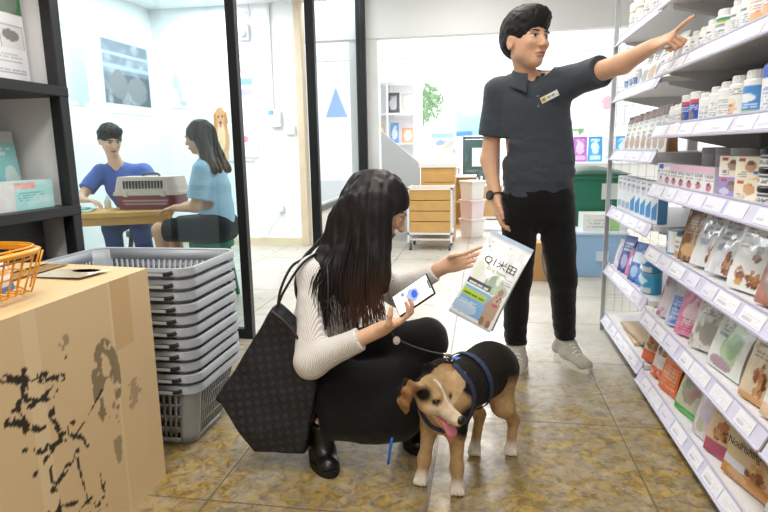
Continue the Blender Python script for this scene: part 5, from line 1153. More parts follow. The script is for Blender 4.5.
obj('stand', MB().box((1.5, 9.375, 1.115), (.03, .02, .49)), wl, o)
# small brown carton with a grey strap on the floor, seen between the man's legs
t = thing('parcel', 'small brown parcel with a grey strap seen between the man\'s legs', 'box', (.42, 5.0, 0))
obj('carton', MB().box((.44, 5.0, .16), (.26, .2, .32), bev=.004), mat('kraft cardboard plain', '#c79a63', .65), t)
b = MB(); b.tube(smoothpts([(.50, 4.89, .33), (.49, 4.885, .2), (.52, 4.88, .06), (.58, 4.88, .02), (.60, 4.9, .10)], 6), .012, 8, flat=.5); obj('strap', b, mat('grey strap', '#6d747a', .6), t, smooth=True)
# ------------------------------------------------------------ people
skin_m = mat('skin', rough=.5, vc=True, sss=.12, noise=(30, .04), spec=.4)
hair_m = mat('black hair', '#0d0b0a', .6, noise=(70, .35), bump=(140, .5), spec=.35)
def cloth(name, col, rough=.85, n=(60, .10), bump=(220, .25), sheen=.15): return mat(name, col, rough, noise=n, bump=bump, sheen=sheen, spec=.25)
def tint(V, base, warm='#c98572', seed=0):
    n = fbm(V, 14, seed, 3)[:, None]; c = np.tile(lin(base), (len(V), 1)); return c*(1-.10*n)+lin(warm)*.10*n
def wrinkle(a, s, seed=0): return lambda P: (fbm(P, s, seed, 3)-.5)*a
def shoe(parent, heel, toe, ankle, col, solecol, m1, m2, h=.06, w=.045, name='shoe', laces=True):
    heel, toe, ankle = (np.asarray(x, float) for x in (heel, toe, ankle)); f = toe-heel; L = np.linalg.norm(f); f = f/L; l = A3(-f[1], f[0], 0); up = A3(0, 0, 1)
    S = Sdf()
    S.cone(heel+f*.035+up*.038, heel+f*L*.45+up*.040, .036, w*.92, .03).cone(heel+f*L*.45+up*.040, toe-f*.045+up*.030, w*.92, w*.82, .03, flat=(up, 1.25))
    S.cone(heel+f*.04+up*.05, ankle, .038, .044, .03).cone(heel+f*L*.5+up*.05, ankle+f*.012, .036, .042, .03)
    S.cut(heel+up*.016, -up).cut(ankle, nrm(ankle-heel-f*.05)+up*.8)
    o = skin(name, S, .005, m1, parent)
    pts = []
    for k in range(28):
        a = 2*PI*k/28; c, s = math.cos(a), math.sin(a); x = (c*.5+.5)*L; ww = (w-.006)+.010*min(1, (x/L)*2)*(1 if x < L*.8 else 1)
        q = heel+f*x+l*s*ww*(1 if abs(c) < .8 else 1); pts.append((q[0], q[1]))
    b = MB().prism(pts, .0, .024); so_ = mesh_obj('sole', np.concatenate(b.v)-np.array(parent.location), b.f, None, m2, o, world=False)
    if laces:
        b = MB()
        for k in range(5):
            c = heel+f*L*(.48+.08*k)+up*(.096-.0095*k); b.tube(smoothpts([c-l*.026-up*.012, c+up*.002, c+l*.026-up*.012], 4), .0042, 6)
        b.xf(t=-np.array(parent.location)); mesh_obj('laces', np.concatenate(b.v), b.f, None, mat('laces pale', '#dcd8cf', .7), o, world=False)
    return o
def man():
    t = thing('person', 'standing man in a charcoal polo shirt and black trousers pointing at a shelf', 'person', (.28, 2.93, 0))
    ft = nrm(A3(.20, -.98, 0)); lf = A3(-ft[1], ft[0], 0)
    hd = Head((.186, 2.87, 1.566), (.62, -.78, .02), (.04, .02, 1), 1.07)
    rs, re, rw = A3(.062, 2.945, 1.358), A3(.028, 2.955, 1.04), A3(.062, 2.885, .862)
    ls, le, lw = A3(.405, 2.885, 1.395), A3(.562, 2.645, 1.432), A3(.636, 2.505, 1.472)
    B = Sdf()
    B.cone((.262, 2.96, .95), (.238, 2.94, 1.27), .138, .148, .05, flat=(ft, 1.45)).cone(A3(.062, 2.945, 1.365)+lf*.03, A3(.40, 2.89, 1.395)-lf*.03, .05, .05, .06)
    B.cone((.215, 2.925, 1.36), hd.w(-.022, 0, -.055), .053, .046, .015)
    for a, b, r0, r1 in ((rs, re, .046, .040), (re, rw, .041, .027), (ls, le, .048, .041), (le, lw, .042, .028)): B.cone(a, b, r0, r1, .02)
    for h_, k, a in (((.18, 2.96, .90), (.172, 2.93, .47), (.173, 2.965, .10)), ((.345, 2.96, .90), (.395, 2.965, .47), (.435, 3.085, .10))):
        B.cone(h_, k, .075, .052, .03).cone(k, a, .052, .036, .03)
    for a, d in (((.173, 2.965, .06), (.178, 2.80, .035)), ((.435, 3.085, .06), (.50, 2.95, .035))): B.cone(a, d, .034, .026, .02)
    hd.add(B)
    hand(B, rw, (.10, -.18, -1), (.85, .15, .1), (.1, -1, 0), [(12, 22, 15), (16, 26, 18), (20, 30, 20), (24, 34, 22)], [(.8, .5, .2), (.95, .2, .15), (1, 0, .1)], 1.0)
    d = nrm(A3(.60, -.78, .28)); n = nrm(np.cross(d, A3(.25, .35, .9)))
    if n@A3(.5, .6, -.3) < 0: n = -n
    hand(B, lw, d, nrm(A3(.55, .35, -.75)), (0, -.15, 1), [(-14, 4, 3), (62, 92, 60), (70, 95, 60), (74, 95, 60)], [(.6, .45, .5), (.75, -.15, .75), (.7, -.5, .6)], 1.02)
    def paint(V): c = tint(V, '#dcae8f', '#c4826a', 1); return hd.paint(V, c, '#dcae8f', '#1d1714', '#b87a70')
    skin('body', B, .005, skin_m, t, paint)
    # hair
    H = Sdf(); e = lambda f, l, u, a, b, c, k=.02, op='u': H.ell(hd.w(f, l, u), np.array([a, b, c])*hd.s, hd.R, k, op)
    e(-.022, 0, .050, .112, .089, .108); e(.040, .006, .098, .066, .072, .050, .03); e(-.062, 0, .005, .054, .070, .060, .03)
    e(.098, 0, -.045, .062, .085, .098, .012, 's'); e(.03, 0, -.125, .11, .12, .075, .01, 's')
    for q in (-1, 1): e(.006, q*.082, -.020, .026, .03, .036, .01, 's'); 
    skin('hair', H, .004, hair_m, t, disp=lambda P: (vnoise((P-hd.c)@hd.R*A3(40, 150, 60), 1, 3)-.5)*.007+(fbm(P, 22, 2, 2)-.5)*.006)
    # polo shirt
    S = Sdf()
    S.cone((.266, 2.955, .88), (.262, 2.952, 1.05), .172, .162, .05, flat=(ft, 1.40)).cone((.262, 2.952, 1.05), (.236, 2.935, 1.28), .163, .168, .05, flat=(ft, 1.42))
    S.cone(A3(.062, 2.945, 1.358)+lf*.02+A3(0, 0, .002), A3(.402, 2.888, 1.39)-lf*.02, .062, .064, .07).cone((.215, 2.93, 1.36), (.205, 2.918, 1.43), .075, .062, .05)
    S.cone(rs, rs+(re-rs)*.66, .064, .066, .03).cone(ls, ls+(le-ls)*.62, .066, .068, .03)
    S.cut((.26, 2.95, .856), (0, .05, -1)); S.cut_sphere(rs+(re-rs)*.66, .12, rs+(re-rs)*.64, re-rs); S.cut_sphere(ls+(le-ls)*.62, .12, ls+(le-ls)*.60, le-ls)
    S.cut_sphere((.205, 2.918, 1.47), .115, (.205, 2.918, 1.438), (-.02, -.35, 1)); S.cone((.212, 2.845, 1.43), (.232, 2.795, 1.345), .034, .010, .008, op='s')
    V, F = S.mesh(.006, lambda P: (fbm(P*A3(1, 1, 2.2), 7, 5, 3)-.5)*.034*np.clip((1.36-P[:, 2])/.25, .25, 1)); V = relax(V, F, 1, .4)
    shirt = cloth('charcoal pique', '#3d434b', .8)
    mesh_obj('polo_shirt', V, F, None, shirt, t, smooth=True)
    def front(x, z, r=.016):
        m = np.hypot(V[:, 0]-x, V[:, 2]-z) < r; return V[m][:, 1].min() if m.any() else 2.8
    # collar
    nk = A3(.205, 2.915, 1.425); cf = nrm(A3(.28, -.96, 0)); cl = A3(-cf[1], cf[0], 0)
    def col(u, v):
        a = np.radians(22+u*316); op = np.clip(np.abs(u-.5)*2, 0, 1)**5
        r = .060+.030*v*(1+.35*op); z = .042-.062*v-.028*v*op-.045*(1+np.cos(a))/2*.9
        r = r+.012*(1+np.cos(a))/2
        return nk+np.outer(np.cos(a)*r*1.02, cf)+np.outer(np.sin(a)*r*1.1, cl)+np.outer(z, A3(0, 0, 1))
    b = MB(); b.grid(col, 48, 6); o = obj('collar', b, shirt, t, smooth=True); sm = o.modifiers.new('thick', 'SOLIDIFY'); sm.thickness = .004
    b = MB()
    for k in range(2): x, z = .240+.004*k, 1.325-.045*k; b.ball((x, front(x, z)-.002, z), (.006, .003, .006), 6)
    obj('button', b, mat('button grey', '#6b7078', .3), t)
    # name tag
    x, z = .292, 1.322; y = front(x, z, .02)-.004; R = np.stack([nrm(A3(.86, -.02, .42)), nrm(A3(-.42, -.2, .86)), A3(0, 0, 0)], 1); R[:, 2] = np.cross(R[:, 0], R[:, 1])
    b = MB(); b.quadgrid(A3(-.040, -.0125, .003), A3(.040, -.0125, .003), A3(-.040, .0125, .003), 40, 14, art([('rect', .02, .08, .30, .92, '#d9c53e'), ('ell', .15, .5, .07, .25, '#8a8a3a'), ('lines', .36, .5, .9, .92, 1, '#4a4d52'), ('lines', .36, .12, .96, .48, 2, '#7d8086')], '#eeeeea', 3))
    b.box((0, 0, 0), (.082, .027, .0055), col=lin('#eeeeea')); b.xf(R, (x, y, z)); obj('name_tag', b, mat('printed card'), t)
    # trousers
    T = Sdf(); T.cone((.265, 2.955, .90), (.265, 2.955, .84), .155, .160, .05, flat=(ft, 1.35))
    for h_, k, a in (((.185, 2.955, .84), (.176, 2.925, .46), (.173, 2.965, .12)), ((.345, 2.955, .84), (.398, 2.962, .46), (.438, 3.085, .12))):
        T.cone(h_, k, .098, .068, .02).cone(k, a, .068, .056, .03)
    T.cut((0, 0, .105), (0, 0, -1)).cut((0, 0, .945), (0, 0, 1))
    skin('trousers', T, .006, cloth('black trousers', '#0a0a0c', .85), t, disp=lambda P: (fbm(P*A3(1, 1, 2.), 9, 8, 3)-.5)*.016*(1+np.clip((.3-P[:, 2])*4, 0, 1)))
    m1 = cloth('sneaker fabric', '#aaa598', .8); m2 = mat('sneaker sole', '#d8d4ca', .6)
    shoe(t, (.195, 3.015, 0), (.168, 2.71, 0), (.176, 2.955, .105), None, None, m1, m2, w=.050); shoe(t, (.405, 3.14, 0), (.525, 2.845, 0), (.435, 3.07, .105), None, None, m1, m2, w=.050)
    # watch on the right wrist
    wd = nrm(rw-re); c = re+(rw-re)*.93; x = nrm(np.cross(wd, A3(0, 1, 0))); y_ = np.cross(wd, x); b = MB()
    b.tube([c+(math.cos(a)*x+math.sin(a)*y_)*.033 for a in np.linspace(0, 2*PI, 24, endpoint=False)], .0095, 8, closed=True, flat=.35)
    wo = obj('watch_strap', b, mat('black rubber', '#17181a', .55), t, smooth=True); k = nrm(A3(-.75, -.66, 0)); R = np.stack([nrm(np.cross(wd, k)), wd, k], 1)
    b = MB(); b.lathe([(.022, 0), (.0235, .003), (.0235, .010), (.021, .013), (.001, .013)], n=24); b.xf(R, c+k*.030); b.xf(t=-np.array(t.location)); mesh_obj('watch_case', np.concatenate(b.v), b.f, None, mat('watch case', '#2c2e31', .3, metal=.4), wo, world=False)
    b = MB(); b.lathe([(.017, 0), (.017, .001), (.001, .001)], n=24); b.xf(R, c+k*.0435); b.xf(t=-np.array(t.location)); mesh_obj('watch_dial', np.concatenate(b.v), b.f, None, mat('watch dial', '#4b5052', .2), wo, world=False)
man()
def woman():
    t = thing('person', 'crouching woman with long dark hair, pale ribbed sweater and black trousers, holding a phone', 'person', (-.48, 1.98, 0))
    ft = nrm(A3(.98, -.12, 0)); lf = A3(-ft[1], ft[0], 0)
    hd = Head((-.362, 2.055, .893), (.80, .16, -.55), (0, 0, 1), .98)
    rs, re, rw = A3(-.575, 1.925, .675), A3(-.562, 1.80, .405), A3(-.318, 1.795, .528)
    ls, le, lw = A3(-.505, 2.19, .675), A3(-.335, 2.27, .53), A3(-.140, 2.222, .652)
    pel, ch, nk = A3(-.605, 2.03, .315), A3(-.545, 2.055, .60), A3(-.455, 2.055, .765)
    B = Sdf()
    B.cone(pel, ch, .11, .10, .05, flat=(ft, 1.2)).cone(rs+lf*.03, ls-lf*.03, .045, .045, .06).cone(ch, nk, .085, .05, .04).cone(nk, hd.w(-.02, 0, -.05), .047, .046, .02)
    for a, b, r0, r1 in ((rs, re, .040, .034), (re, rw, .034, .0235), (ls, le, .040, .034), (le, lw, .034, .0235)): B.cone(a, b, r0, r1, .02)
    rk, ra, lk, la = A3(-.29, 1.885, .215), A3(-.555, 1.875, .135), A3(-.195, 2.03, .42), A3(-.25, 2.055, .10)
    for h_, k, a in ((A3(-.60, 1.95, .29), rk, ra), (A3(-.58, 2.10, .31), lk, la)): B.cone(pel, h_, .09, .08, .04).cone(h_, k, .075, .05, .03).cone(k, a, .048, .030, .03)
    B.cone(ra, (-.556, 1.868, .05), .027, .024, .02).cone(la, (-.245, 2.04, .045), .027, .024, .02)
    hd.add(B, True)
    # right hand under the phone: fingers behind it, thumb over the screen
    pc, a_, b_, pn = A3(-.214, 1.80, .641), nrm(A3(.107, -.022, .080)), None, nrm(A3(-.453, -.805, .383))
    a_ = nrm(a_-(a_@pn)*pn); b_ = np.cross(pn, a_)      # a_: long side, b_: short side (up-left)
    if b_[2] < 0: b_ = -b_
    hand(B, rw, nrm(a_*.95-b_*.12-pn*.12), nrm(b_*.75+pn*.45), (0, -1, .1), [(18, 40, 30), (16, 42, 30), (16, 44, 32), (16, 46, 34)], [(.75, .45, .35), (.65, .05, .85), (.55, -.25, .85)], .92)
    # left hand pinching the pouch edge
    hand(B, lw, (.93, -.02, .30), (.1, -1, .1), (0, 0, 1), [(2, 6, 4), (2, 6, 4), (2, 8, 4), (3, 8, 6)], [(.6, .3, .9), (.75, 0, .65), (1, -.1, -.05)], .92)
    def paint(V): return hd.paint(V, tint(V, '#e3b798', '#cf8a72', 2), '#e3b798', '#2a1d18', '#bf6f6a')
    skin('body', B, .0045, skin_m, t, paint)
    # sweater with fine ribs
    S = Sdf()
    S.cone(pel+A3(.02, 0, -.02), A3(-.575, 2.045, .46), .150, .128, .05, flat=(ft, 1.15)).cone(A3(-.575, 2.045, .46), ch, .128, .132, .05, flat=(ft, 1.2)).cone(ch, A3(-.515, 2.055, .68), .130, .10, .05, flat=(ft, 1.15)).cone(rs+lf*.02, ls-lf*.02, .062, .062, .06).cone(A3(-.51, 2.055, .68), nk, .085, .058, .04)
    S.cone(rs, re, .060, .054, .03).cone(re, re+(rw-re)*.70, .054, .036, .02).cone(ls, le, .060, .054, .03).cone(le, le+(lw-le)*.80, .054, .036, .02)
    S.cut_sphere(re+(rw-re)*.74, .07, re+(rw-re)*.70, rw-re).cut_sphere(le+(lw-le)*.84, .07, le+(lw-le)*.80, lw-le).cut_sphere(nk, .1, nk, (.3, 0, 1)).cut_sphere((-.60, 2.03, .25), .24, (-.58, 2.03, .265), (.1, 0, -1))
    skin('sweater', S, .006, sweater_material([(rs, re, lf), (re, rw, A3(0, 0, 1)), (le, lw, A3(0, 0, 1))]), t, disp=lambda P: (fbm(P, 11, 4, 3)-.5)*.016)
    # trousers
    T = Sdf(); tr = cloth('black crepe', '#09090b', .85)
    T.cone(pel+A3(-.02, -.03, -.02), pel+A3(-.01, .05, -.02), .135, .135, .05)
    T.cone((-.60, 1.955, .285), rk, .112, .090, .04).cone(rk+A3(0, 0, -.02), ra+A3(.02, 0, .01), .086, .060, .05).cone((-.42, 1.90, .20), (-.36, 1.90, .19), .10, .10, .06)
    T.cone((-.36, 1.93, .27), (-.26, 1.985, .32), .085, .075, .05)
    T.cone((-.58, 2.10, .30), lk, .105, .074, .03).cone(lk, la+A3(0, 0, .05), .072, .055, .03)
    T.cut_sphere(ra+A3(-.02, 0, .0), .075, ra+A3(-.0, 0, .035), nrm(A3(-1, 0, -.15))).cut_sphere(la+A3(0, 0, .03), .075, la+A3(0, 0, .045), (0, 0, -1))
    skin('trousers', T, .006, tr, t, disp=lambda P: (fbm(P*A3(1, 1, 1), 9, 6, 3)-.5)*.018)
    lm = mat('black leather', '#0f0f11', .35, bump=(60, .2), coat=.2); sm = mat('black rubber sole', '#0b0b0c', .6)
    for heel, toe, ank in (((-.605, 1.955, 0), (-.492, 1.765, 0), (-.560, 1.882, .158)), ((-.275, 2.12, 0), (-.205, 1.955, 0), (-.252, 2.07, .13))): shoe(t, heel, toe, ank, None, None, lm, sm, w=.046, name='boot', laces=False)
    # hair: a sleek body plus single locks
    H = Sdf(); e = lambda f, l, u, a, b, c, k=.02, op='u': H.ell(hd.w(f, l, u), np.array([a, b, c])*hd.s, hd.R, k, op)
    e(-.022, 0, .034, .113, .090, .098); e(-.06, 0, -.03, .065, .085, .085, .04)
    e(.105, 0, -.03, .07, .09, .085, .015, 's')
    G = [  # root on the scalp, side of the head, fall, tip
        [(-.335, 2.02, 1.00), (-.338, 1.965, .915), (-.345, 1.938, .80), (-.335, 1.90, .68), (-.315, 1.88, .56)],
        [(-.355, 2.02, 1.002), (-.36, 1.955, .92), (-.370, 1.93, .80), (-.368, 1.89, .66), (-.345, 1.865, .515)],
        [(-.375, 2.03, 1.00), (-.385, 1.955, .92), (-.400, 1.93, .79), (-.405, 1.885, .64), (-.385, 1.86, .50)],
        [(-.405, 2.03, .99), (-.425, 1.96, .91), (-.450, 1.935, .78), (-.465, 1.885, .64), (-.45, 1.855, .50)],
        [(-.43, 2.035, .975), (-.460, 1.97, .89), (-.495, 1.94, .77), (-.530, 1.875, .65), (-.515, 1.845, .52)],
        [(-.45, 2.04, .955), (-.480, 1.985, .87), (-.525, 1.955, .76), (-.585, 1.88, .66), (-.60, 1.86, .55)],
        [(-.46, 2.05, .935), (-.495, 2.01, .85), (-.545, 1.98, .76), (-.63, 1.90, .69), (-.668, 1.89, .625)]]
    for k, g in enumerate(G[:6]):
        g = [g[0]]+g[1:]; p = smoothpts([A3(*q)+(A3(0, .035, -.030) if j == 0 else A3(0, .010, 0)) for j, q in enumerate(g)], 3); n = len(p); n2 = int(n*.92)
        H.chain(p[:n2], [.034*min(1, .55+.15*i)-.020*(i/n)**1.2 for i in range(n2)], .034, flat=(A3(.05, 1, .3), 1.7))
    H.chain(smoothpts([(-.43, 2.08, .98), (-.49, 2.10, .87), (-.55, 2.13, .76), (-.64, 2.12, .66), (-.66, 2.10, .56)], 3), [.045]*13, .03)
    hm = mat('long dark hair', rough=.5, vc=True, spec=.3, bump=(160, .2))
    def hp(V):
        w = np.clip((.74-V[:, 2])/.24, 0, 1)*np.clip((V[:, 0]+.50)/.15, 0, 1); n = vnoise(V*A3(90, 30, 9), 1, 2)
        c = lin('#1a1413')*(1-w[:, None])+lin('#5b3c29')*w[:, None]; return c*(.7+.6*n)[:, None]
    o = skin('hair', H, .0055, hm, t, hp, disp=lambda P: (vnoise(P*A3(70, 70, 7), 1, 4)-.5)*.008)
    b = MB(); rg = np.random.default_rng(3)
    for k in range(330):
        s = rg.uniform(0, 4.7); i = int(s); f = s-i; g = [np.array(G[i][j])*(1-f)+np.array(G[i+1][j])*f for j in range(5)]
        off = A3(rg.normal()*.006, rg.normal()*.004-.016, rg.normal()*.006); g = [q+off*(.5+.25*j)+(A3(*rg.normal(size=3))*.0022*j*.6) for j, q in enumerate(g)]
        g[0] = g[0]+A3(rg.normal()*.008, -.004, .006); L = rg.uniform(.86, 1.06); g[4] = g[3]+(g[4]-g[3])*L
        p = smoothpts(g, 4); n = len(p); r = .0024*(1-.75*np.linspace(0, 1, n)**2); b.tube(p, r, 4, col=hp(p))
    b.xf(t=-np.array(t.location)); mesh_obj('hair_locks', np.concatenate(b.v), b.f, np.concatenate(b.c), hm, o, smooth=True, world=False)
    return pc, a_, b_, pn, rw, lw
def sweater_material(axes):
    m = bpy.data.materials.new('ribbed knit'); m.use_nodes = True; nt = m.node_tree; N = nt.nodes; L = nt.links; b = N['Principled BSDF']
    b.inputs['Roughness'].default_value = .9; b.inputs['Sheen Weight'].default_value = .2; b.inputs['Specular IOR Level'].default_value = .2
    tc = N.new('ShaderNodeTexCoord'); mp = N.new('ShaderNodeMapping'); mp.inputs['Rotation'].default_value = (.0, .12, math.radians(38)); L.new(tc.outputs['Object'], mp.inputs[0])
    wv = N.new('ShaderNodeTexWave'); wv.inputs['Scale'].default_value = 62; wv.inputs['Distortion'].default_value = .6; wv.inputs['Detail'].default_value = 1; L.new(mp.outputs[0], wv.inputs[0])
    cr = N.new('ShaderNodeValToRGB'); cr.color_ramp.elements[0].color = (*lin('#cbc6c2'), 1); cr.color_ramp.elements[1].color = (*lin('#f1edea'), 1); cr.color_ramp.elements[0].position = .05; cr.color_ramp.elements[1].position = .55
    L.new(wv.outputs['Fac'], cr.inputs[0]); L.new(cr.outputs[0], b.inputs['Base Color'])
    bp = N.new('ShaderNodeBump'); bp.inputs['Strength'].default_value = .5; bp.inputs['Distance'].default_value = .004; L.new(wv.outputs['Fac'], bp.inputs['Height']); L.new(bp.outputs[0], b.inputs['Normal'])
    return m
PC, PA, PB, PN, RW, LW = woman()
# phone
def phone():
    t = thing('smartphone', 'black smartphone showing a white screen, held by the crouching woman', 'phone', tuple(PC))
    R = np.stack([PA, PB, PN], 1); w2, h2 = .074, .039
    b = MB().box((0, 0, 0), (2*w2, 2*h2, .009), bev=.003).xf(R, PC); obj('case', b, mat('black phone case', '#121316', .4), t)
    pa = art([('blob', .50, .5, .17, .32, '#6f8fe0'), ('ell', .55, .5, .08, .2, '#3d62cf'), ('rect', .22, .72, .3, .88, '#8b8f9a'), ('lines', .66, .15, .86, .85, 4, '#c4c8d2'), ('rect', .12, .3, .16, .7, '#c9ccd6'), ('rect', .955, .3, .985, .7, '#1b1c20')], '#f1f3f8', 2)
    b = MB(); b.quadgrid((-w2+.004, -h2+.004, .0049), (w2-.004, -h2+.004, .0049), (-w2+.004, h2-.004, .0049), 60, 30, pa); b.xf(R, PC)
    obj('screen', b, mat('lit screen', rough=.15, vc=True, emit=('#ffffff', .55)), t)
phone()
# pouch she holds
def held():
    tl, tr, br, bl = A3(.035, 2.15, .802), A3(.178, 2.17, .738), A3(.033, 2.12, .424), A3(-.119, 2.10, .511)
    up = nrm((tl+tr-bl-br)/2); x = (tr+br-tl-bl)/2; x = nrm(x-(x@up)*up); nf = np.cross(x, up); H_ = np.linalg.norm((tl+tr-bl-br)/2); W_ = .172
    a = math.radians(-20); x, nf = math.cos(a)*x+math.sin(a)*np.cross(up, x), None
    x = nrm(x-(x@up)*up); y = np.cross(up, x); c = (bl+br)/2+y*.03
    t = thing('pet_food_pouch', 'white dog food pouch with a brown dog, held up by the crouching woman', 'pouch', tuple(c))
    pa = art([('rect', 0, .955, 1, 1, '#c5daf4'), ('ell', .55, .90, .025, .014, '#cdd3da'), ('rect', .14, .88, .18, .90, '#8a8f96'), ('rect', .12, .82, .15, .84, '#7d838a'),
              ('blob', .16, .55, .12, .10, '#e3edd6'), ('blob', .62, .47, .22, .10, '#86a384'), ('blob', .80, .44, .16, .07, '#a9bd9c'), ('lines', .78, .52, .96, .60, 3, '#b9c2c9'),
              ('rect', .06, .06, .70, .36, '#86b4e6'), ('blob', .25, .12, .3, .07, '#a7cbee'), ('rect', .04, .385, .60, .44, '#3d4246'), ('lines', .08, .395, .56, .43, 1, '#dfe3e6'), ('rect', .04, .25, .62, .33, '#b6d64c'), ('lines', .08, .265, .58, .315, 1, '#5f7f2a'), ('lines', .08, .16, .5, .22, 2, '#dfeaf7'),
              ('blob', .80, .20, .15, .19, '#a87a50'), ('ell', .84, .35, .085, .075, '#c9a79c'), ('ell', .84, .43, .06, .04, '#b08a78'), ('ell', .80, .37, .014, .010, '#3a2c28'), ('ell', .885, .37, .014, .010, '#3a2c28'), ('ell', .85, .335, .022, .013, '#4a3633'), ('ell', .84, .28, .07, .02, '#c9577a'), ('ell', .72, .07, .05, .05, '#a0704a'), ('ell', .88, .06, .05, .05, '#9a6a45'), ('rect', 0, 0, 1, .03, '#c9d2dc')], '#f3f5f8', 8)
    b = pouch_mb(W_, H_, .085, pa, '#b4b8bd', '#e6e8ec', nu=64, nv=96, crease=.5); R = np.stack([x, y, up], 1); b.xf(R, c); o = obj('pack', b, print_gloss, t, ang=40, smooth=True)
    # dark brand lettering and its pale green line below
    ink = mat('dark ink', '#3c352a', .5); gi = mat('green ink', '#b5cf6a', .5)
    def txt(text, s, u, v, m):
        q = lettering(text, s, o, (0, 0, 0), (0, 0, 0), m, 'lettering'); yb = -.0425*(1-min(1, v/.93)**1.7)*(1+.22*math.sin(PI*u)*math.sin(PI*min(1, v/.93)))-.0035
        tilt = math.atan2(.0425*1.2, H_*.93)*1.25
        Rl = np.stack([A3(1, 0, 0), A3(0, math.sin(tilt), math.cos(tilt)), A3(0, -math.cos(tilt), math.sin(tilt))], 1)
        Mx = Matrix((R@Rl).tolist()).to_4x4(); Mx.translation = Vector((R@A3((u-.5)*W_, yb, v*H_)).tolist()); q.matrix_local = Mx
    txt('Q1\u7c73\u7530', .038, .53, .66, ink); txt('Dog Food', .018, .52, .60, gi)
held()
# woven tote hanging from her shoulder
def bag():
    P = np.array([(-.690, .585), (-.905, .262), (-.880, .245), (-.770, .076), (-.595, .070), (-.545, .30), (-.56, .46)]); yc = 1.845
    P = P+A3(0, 0)[:2]
    def poly(Q):
        x, z = Q[:, 0], Q[:, 2]; d = np.full(len(Q), 9.); s = np.ones(len(Q)); n = len(P)
        for i in range(n):
            a, b = P[i], P[i-1]; e = b-a; w = np.stack([x, z], 1)-a; q = w-np.clip((w@e)/(e@e), 0, 1)[:, None]*e; d = np.minimum(d, (q*q).sum(1))
            c1 = z >= a[1]; c2 = z < b[1]; c3 = e[0]*w[:, 1] > e[1]*w[:, 0]; f = (c1 & c2 & c3) | (~c1 & ~c2 & ~c3); s = np.where(f, -s, s)
        return s*np.sqrt(d)
    def f(Q):
        d2 = poly(Q)+.014; th = .030+.030*np.clip((.45-Q[:, 2])/.3, 0, 1); dy = np.abs(Q[:, 1]-yc-.02*np.sin(Q[:, 0]*9))-th
        return np.minimum(np.maximum(d2, dy), 0)+np.hypot(np.maximum(d2, 0), np.maximum(dy, 0))-.014
    S = Sdf(); S._add(f, (-.93, 1.75, .05), (-.53, 1.95, .6), .02, 'u')
    def weave(V):
        a = V[:, 0]*.62+V[:, 2]*.78; c = V[:, 0]*.78-V[:, 2]*.62; i, j = np.floor(a/.021), np.floor(c/.021); fa, fc = a/.021-i, c/.021-j
        k = (i+j) % 2; base = np.where((k == 0)[:, None], lin('#1c1d23'), lin('#2a2c34')); e = np.minimum(np.minimum(fa, 1-fa), np.minimum(fc, 1-fc))
        return base*(.45+.55*np.clip(e/.2, 0, 1))[:, None]*(.8+.4*vnoise(V, 20, 3))[:, None]
    t = thing('handbag', 'black woven tote handbag hanging from the crouching woman\'s shoulder', 'bag', (-.74, 1.85, .07))
    wm = mat('woven leather', rough=.45, vc=True, bump=(75, .5), spec=.4)
    skin('body', S, .0045, wm, t, weave, disp=lambda Q: (fbm(Q, 9, 2, 2)-.5)*.016)
    lm = mat('brown black strap', '#231a1b', .45)
    for off, pts in ((0, [(-.685, 1.835, .575), (-.655, 1.84, .64), (-.60, 1.875, .725), (-.555, 1.93, .752), (-.535, 1.93, .735), (-.515, 1.875, .70), (-.505, 1.835, .62), (-.515, 1.83, .52), (-.553, 1.84, .46)]), (1, [(-.70, 1.88, .56), (-.69, 1.90, .63), (-.66, 1.935, .70), (-.62, 1.96, .725)])):
        b = MB(); b.tube(smoothpts(pts, 6), .0075, 8, flat=.6); obj('strap', b, lm, t, smooth=True)
    b = MB(); b.tube(smoothpts([(-.692, 1.80, .575), (-.64, 1.795, .535), (-.575, 1.795, .45)], 5), .005, 6); obj('trim', b, mat('trim brown', '#3a2224', .5), t, smooth=True)
bag()
